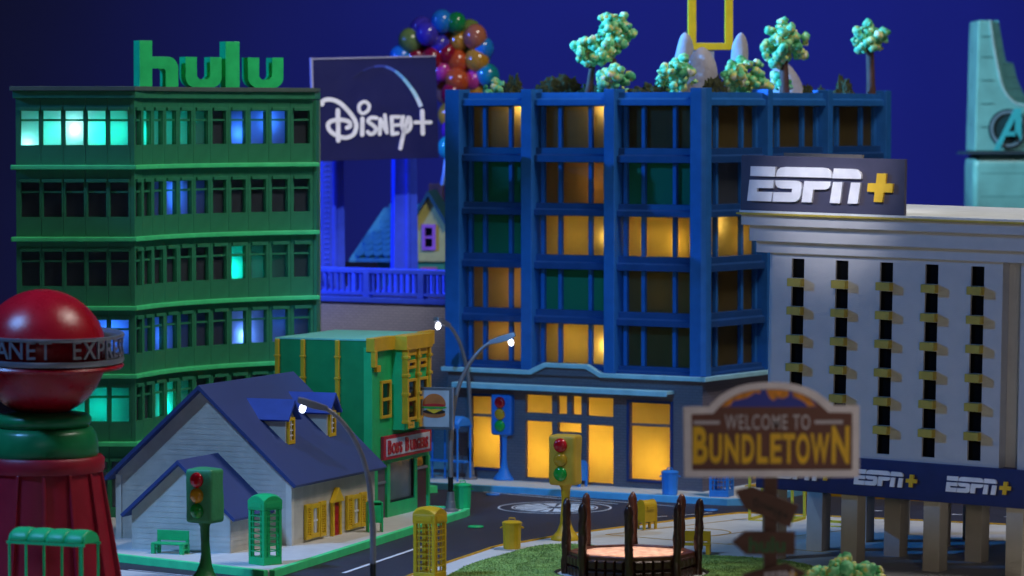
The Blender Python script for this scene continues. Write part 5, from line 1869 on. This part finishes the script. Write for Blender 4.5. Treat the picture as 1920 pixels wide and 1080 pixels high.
for k, (pts, nm) in enumerate((([(105, 228), (285, 180), (750, 372), (665, 602), (200, 405)], 'arrow_board'), ([(78, 745), (205, 640), (716, 642), (716, 880), (212, 874)], 'arrow_board'), ([(180, 1078), (625, 962), (830, 1058), (700, 1170), (240, 1290)], 'arrow_board'))):
    o = MB().poly([ap(p) for p in pts], -0.03 + 0.0, 0.03, 'xz').build(nm, WOOD, ws, bevel=0.004)
    if k == 0:
        sx = MB()
        for i, st in enumerate(([(300, 300), (300, 375), (335, 380), (350, 345), (320, 305)], [(385, 345), (372, 400)], [(425, 365), (405, 375), (425, 395), (405, 415)], [(440, 420), (455, 375), (470, 430), (488, 388)], [(515, 400), (500, 455), (525, 460)], [(540, 420), (550, 455), (575, 430), (545, 500)], [(590, 465), (640, 485)], [(622, 450), (608, 500)])):
            sx.stroke([ap(p) for p in st], 0.011, -0.036 - i * 0.0003, -0.0301, 3)
        sx.build('lettering', mat('black_letter_paint', (22, 16, 18), 0.5), o)
    elif k == 1:
        p = ap((430, 830))
        text('hulu', 0.17, 0.004, mat('green_letter_paint', (22, 96, 54), 0.45), o, (p[0], -0.036, p[1] - 0.01), bold=0.004, xscale=1.05)
    else:
        p = ap((560, 1165))
        text('ESPN', 0.11, 0.004, LIL, o, (p[0], -0.036, p[1] + 0.02), bold=0.003, rot=(0, R(-6), 0))
        p = ap((690, 1075))
        bx('plus_sign', SY, o, p[0] - 0.03, p[0] + 0.03, -0.036, -0.0301, p[1] - 0.012, p[1] + 0.012)
        bx('plus_sign', SY, o, p[0] - 0.012, p[0] + 0.012, -0.037, -0.0301, p[1] - 0.03, p[1] + 0.03)

# ------------------------------------------------------------------ popcorn plants, rocks and frame on the blue roof
pop_meshes = []
rp_ = random.Random(21)
for v in range(5):
    bm = bmesh.new()
    for k in range(rp_.randint(5, 8)):
        d = Vector((rp_.gauss(0, 1), rp_.gauss(0, 1), rp_.gauss(0, 1))).normalized() * rp_.uniform(0.45, 0.80)
        r = rp_.uniform(0.24, 0.56)
        bmesh.ops.create_icosphere(bm, subdivisions=2, radius=r, matrix=Matrix.Translation(d))
    for q in bm.verts:
        n = noise.noise_vector(q.co * 3.2 + Vector((v * 7, 0, 0)))
        q.co += n * 0.16
    me = bpy.data.meshes.new('popcorn_piece')
    bm.to_mesh(me)
    bm.free()
    for f in me.polygons:
        f.use_smooth = True
    me.materials.append(POPCORN)
    pop_meshes.append(me)


def popcorn_cluster(parent, c, rad, n, size, seed):
    r_ = random.Random(seed)
    placed = []
    tries = 0
    while len(placed) < n and tries < 4000:
        tries += 1
        d = Vector((r_.gauss(0, 1), r_.gauss(0, 1), r_.gauss(0, 1))).normalized()
        k = r_.uniform(0.45, 1.0)
        p = Vector((d.x * rad[0] * k, d.y * rad[1] * k, d.z * rad[2] * k))
        if any((p - q).length < size * 0.92 for q in placed):
            continue
        placed.append(p)
        o = obj('popcorn_piece', r_.choice(pop_meshes), parent, Vector(c) + p, (r_.uniform(0, 6), r_.uniform(0, 6), r_.uniform(0, 6)))
        s = size * r_.uniform(0.85, 1.2)
        o.scale = (s, s, s)


RZ = 5.08
SB_ = bb.location


def roof_at(px, Y):
    return ((px - 960) / 7200 * Y * 1.0, Y)


def zy(y, Y):
    return EYE - (y - 215) * Y / 7200


TRUNK = mat('brown_trunk_clay', (84, 58, 52), 0.7, var=0.2, bump=0.2, bscale=20)
# twin-trunk tree
x, Y = roof_at(1126, 51.3)
t = thing('popcorn_tree', 'leaning green popcorn tree with two trunks, leftmost on the blue roof', 'tree', (x, Y, RZ), 0, 'popcorn trees on the roof')
for px0, px1, pyt in ((1100, 1112, 110), (1146, 1150, 110)):
    MB().tube([((px0 - 1126) * Y / 7200, 0, 0), ((px0 * .5 + px1 * .5 - 1126) * Y / 7200, 0, 0.25), ((px1 - 1126) * Y / 7200, 0, zy(pyt, Y) - RZ)], [0.06, 0.05, 0.04], 10).build('trunk', TRUNK, t, smooth=60)
popcorn_cluster(t, ((1152 - 1126) * Y / 7200, 0, zy(62, Y) - RZ), (0.18, 0.15, 0.21), 22, 0.122, 1)
popcorn_cluster(t, ((1112 - 1126) * Y / 7200, -0.05, zy(98, Y) - RZ), (0.21, 0.15, 0.14), 20, 0.122, 2)
for px, py, Y, lab, sd, rx in ((1467, 82, 52.5, 'round green popcorn tree behind the grey rocks on the blue roof', 3, 0.25), (1629, 72, 54.2, 'small popcorn tree on a bare trunk at the far roof corner', 4, 0.20)):
    x, Y = roof_at(px, Y)
    t = thing('popcorn_tree', lab, 'tree', (x, Y, RZ), 0, 'popcorn trees on the roof')
    MB().tube([(0.03, 0, 0), (0.02, 0, 0.3), (0.0, 0, zy(py, Y) - RZ)], [0.075, 0.062, 0.055], 12).build('trunk', TRUNK, t, smooth=60)
    popcorn_cluster(t, (0, 0, zy(py, Y) - RZ), (rx, rx * 0.9, rx), 24 if sd == 3 else 16, 0.122, sd)
for px, py, Y, lab, sd, rad, n in ((1148, 152, 51.0, 'popcorn bush at the foot of the twin trunk tree', 6, (0.22, 0.15, 0.12), 10),
                                   (1268, 145, 50.9, 'popcorn bush left of the front grey rock', 7, (0.24, 0.16, 0.17), 13),
                                   (1398, 145, 51.7, 'popcorn bush right of the front grey rock', 8, (0.28, 0.18, 0.19), 18),
                                   (1463, 158, 52.6, 'tiny popcorn bush before the right hand grey rock', 9, (0.09, 0.08, 0.08), 4),
                                   (927, 165, 52.2, 'tiny popcorn sprig at the left end of the blue roof', 10, (0.08, 0.06, 0.06), 3)):
    x, Y = roof_at(px, Y)
    t = thing('popcorn_bush', lab, 'bush', (x, Y, RZ), 0, 'popcorn bushes')
    popcorn_cluster(t, (0, 0, zy(py, Y) - RZ), rad, int(n * 1.2), 0.122, sd)
t = thing('popcorn_bush', 'large popcorn bush in the foreground at the bottom right', 'bush', (3.33, 38.0, 0), 0, 'popcorn bushes')
popcorn_cluster(t, (0, 0, 0.24), (0.32, 0.25, 0.20), 40, 0.125, 15)
bx('bush_base', mat('green_card_base', (120, 170, 120), 0.6), t, -0.25, 0.45, -0.2, 0.2, 0, 0.02, 0.01)

MOSS = mat('dark_moss', (70, 74, 52), 0.95, var=0.4, vscale=12, bump=0.3, spec=0.1)
for px, Y, w, h, lab, sd in ((962, 52.2, 0.16, 0.20, 'small dark moss clump near the left roof end', 1), (1050, 51.8, 0.36, 0.22, 'long dark moss clump left of the twin trunk tree', 2), (1110, 51.5, 0.22, 0.12, 'low dark moss clump under the twin trunk tree', 3), (1220, 50.9, 0.30, 0.12, 'low dark moss clump between the popcorn bushes', 4),
                             (1340, 51.0, 0.16, 0.20, 'dark moss clump between front rock and popcorn bush', 5), (1512, 53.3, 0.09, 0.13, 'tiny dark moss tuft right of the rocks', 6), (1538, 53.6, 0.07, 0.10, 'smallest dark moss tuft on the roof edge', 7), (1580, 54.0, 0.16, 0.20, 'round dark moss clump before the far popcorn tree', 8)):
    x, Y = roof_at(px, Y)
    bm = bmesh.new()
    bmesh.ops.create_icosphere(bm, subdivisions=5, radius=1.0)
    for q in bm.verts:
        d = q.co.normalized()
        f = 0.85 + 0.30 * noise.noise(d * 2.2 + Vector((sd * 9, 0, 0))) + 0.22 * noise.noise(d * 6 + Vector((sd, 5, 0))) + 0.10 * noise.noise(d * 14 + Vector((sd, 0, 3))) + 0.07 * noise.noise(d * 30)
        q.co = Vector((d.x * f * w * 1.15, d.y * f * 0.15, max(-0.02, d.z * f * (h + 0.10) * 1.25)))
    me = bpy.data.meshes.new('moss_clump')
    bm.to_mesh(me)
    bm.free()
    me.materials.append(MOSS)
    o = obj('moss_clump', me, None, (x, Y, RZ - 0.01))
    tag(o, lab, 'moss', 'moss clumps on the roof')
ROCK = mat('grey_rock_clay', (166, 163, 172), 0.7, var=0.2, vscale=5, bump=0.25, bscale=14)
for px, py, Y, w, lab, lean, sd in ((1283, 60, 51.9, 0.15, 'tall grey standing rock left of the yellow frame', 0.0, 1), (1313, 88, 51.4, 0.25, 'broad pointed grey rock before the yellow frame', 0.02, 2), (1381, 60, 51.9, 0.14, 'tall grey standing rock right of the yellow frame', 0.06, 3), (1478, 115, 53.3, 0.24, 'low grey rock leaning left beside the popcorn bush', -0.10, 4)):
    x, Y = roof_at(px, Y)
    h = zy(py, Y) - RZ
    n, m = 18, 10
    vs, fs = [], []
    for j in range(m + 1):
        u = math.sin(j / m * math.pi / 2)
        r = w * (1 - u ** (3.6 if w < 0.2 else 2.4)) ** 0.55 if u < 1 else 0.004
        for i in range(n):
            a = 2 * math.pi * i / n
            vs.append((r * math.cos(a) + lean * u, r * 0.6 * math.sin(a), u * h))
    for j in range(m):
        for i in range(n):
            fs.append((j * n + i, j * n + (i + 1) % n, (j + 1) * n + (i + 1) % n, (j + 1) * n + i))
    fs += [tuple(range(n - 1, -1, -1)), tuple(m * n + i for i in range(n))]
    o = MB().add(vs, fs).build('rock', ROCK, None, (x, Y, RZ), smooth=50)
    wobble(o, 0.03, 3.5, sd * 5)
    tag(o, lab, 'rock', 'grey rocks on the roof')
x, Y = roof_at(1331, 52.7)
fr = thing('yellow_frame', 'tall yellow rectangular frame standing among the rocks on the blue roof', 'frame', (x, Y, RZ), 4)
fw = 42 * Y / 7200
zb_ = zy(94, Y) - RZ
YF = mat('yellow_frame_gloss', (242, 192, 30), 0.4)
MB().poly([(-fw, zb_), (fw, zb_), (fw, zb_ + 0.92), (-fw, zb_ + 0.92)], -0.05, 0.05, 'xz', holes=[[(-fw + 0.11, zb_ + 0.095), (fw - 0.11, zb_ + 0.095), (fw - 0.11, zb_ + 0.81), (-fw + 0.11, zb_ + 0.81)]]).build('border', YF, fr, bevel=0.006)
bx('stand', ROCK, fr, -0.05, 0.05, -0.03, 0.03, 0, zb_ - 0.002)
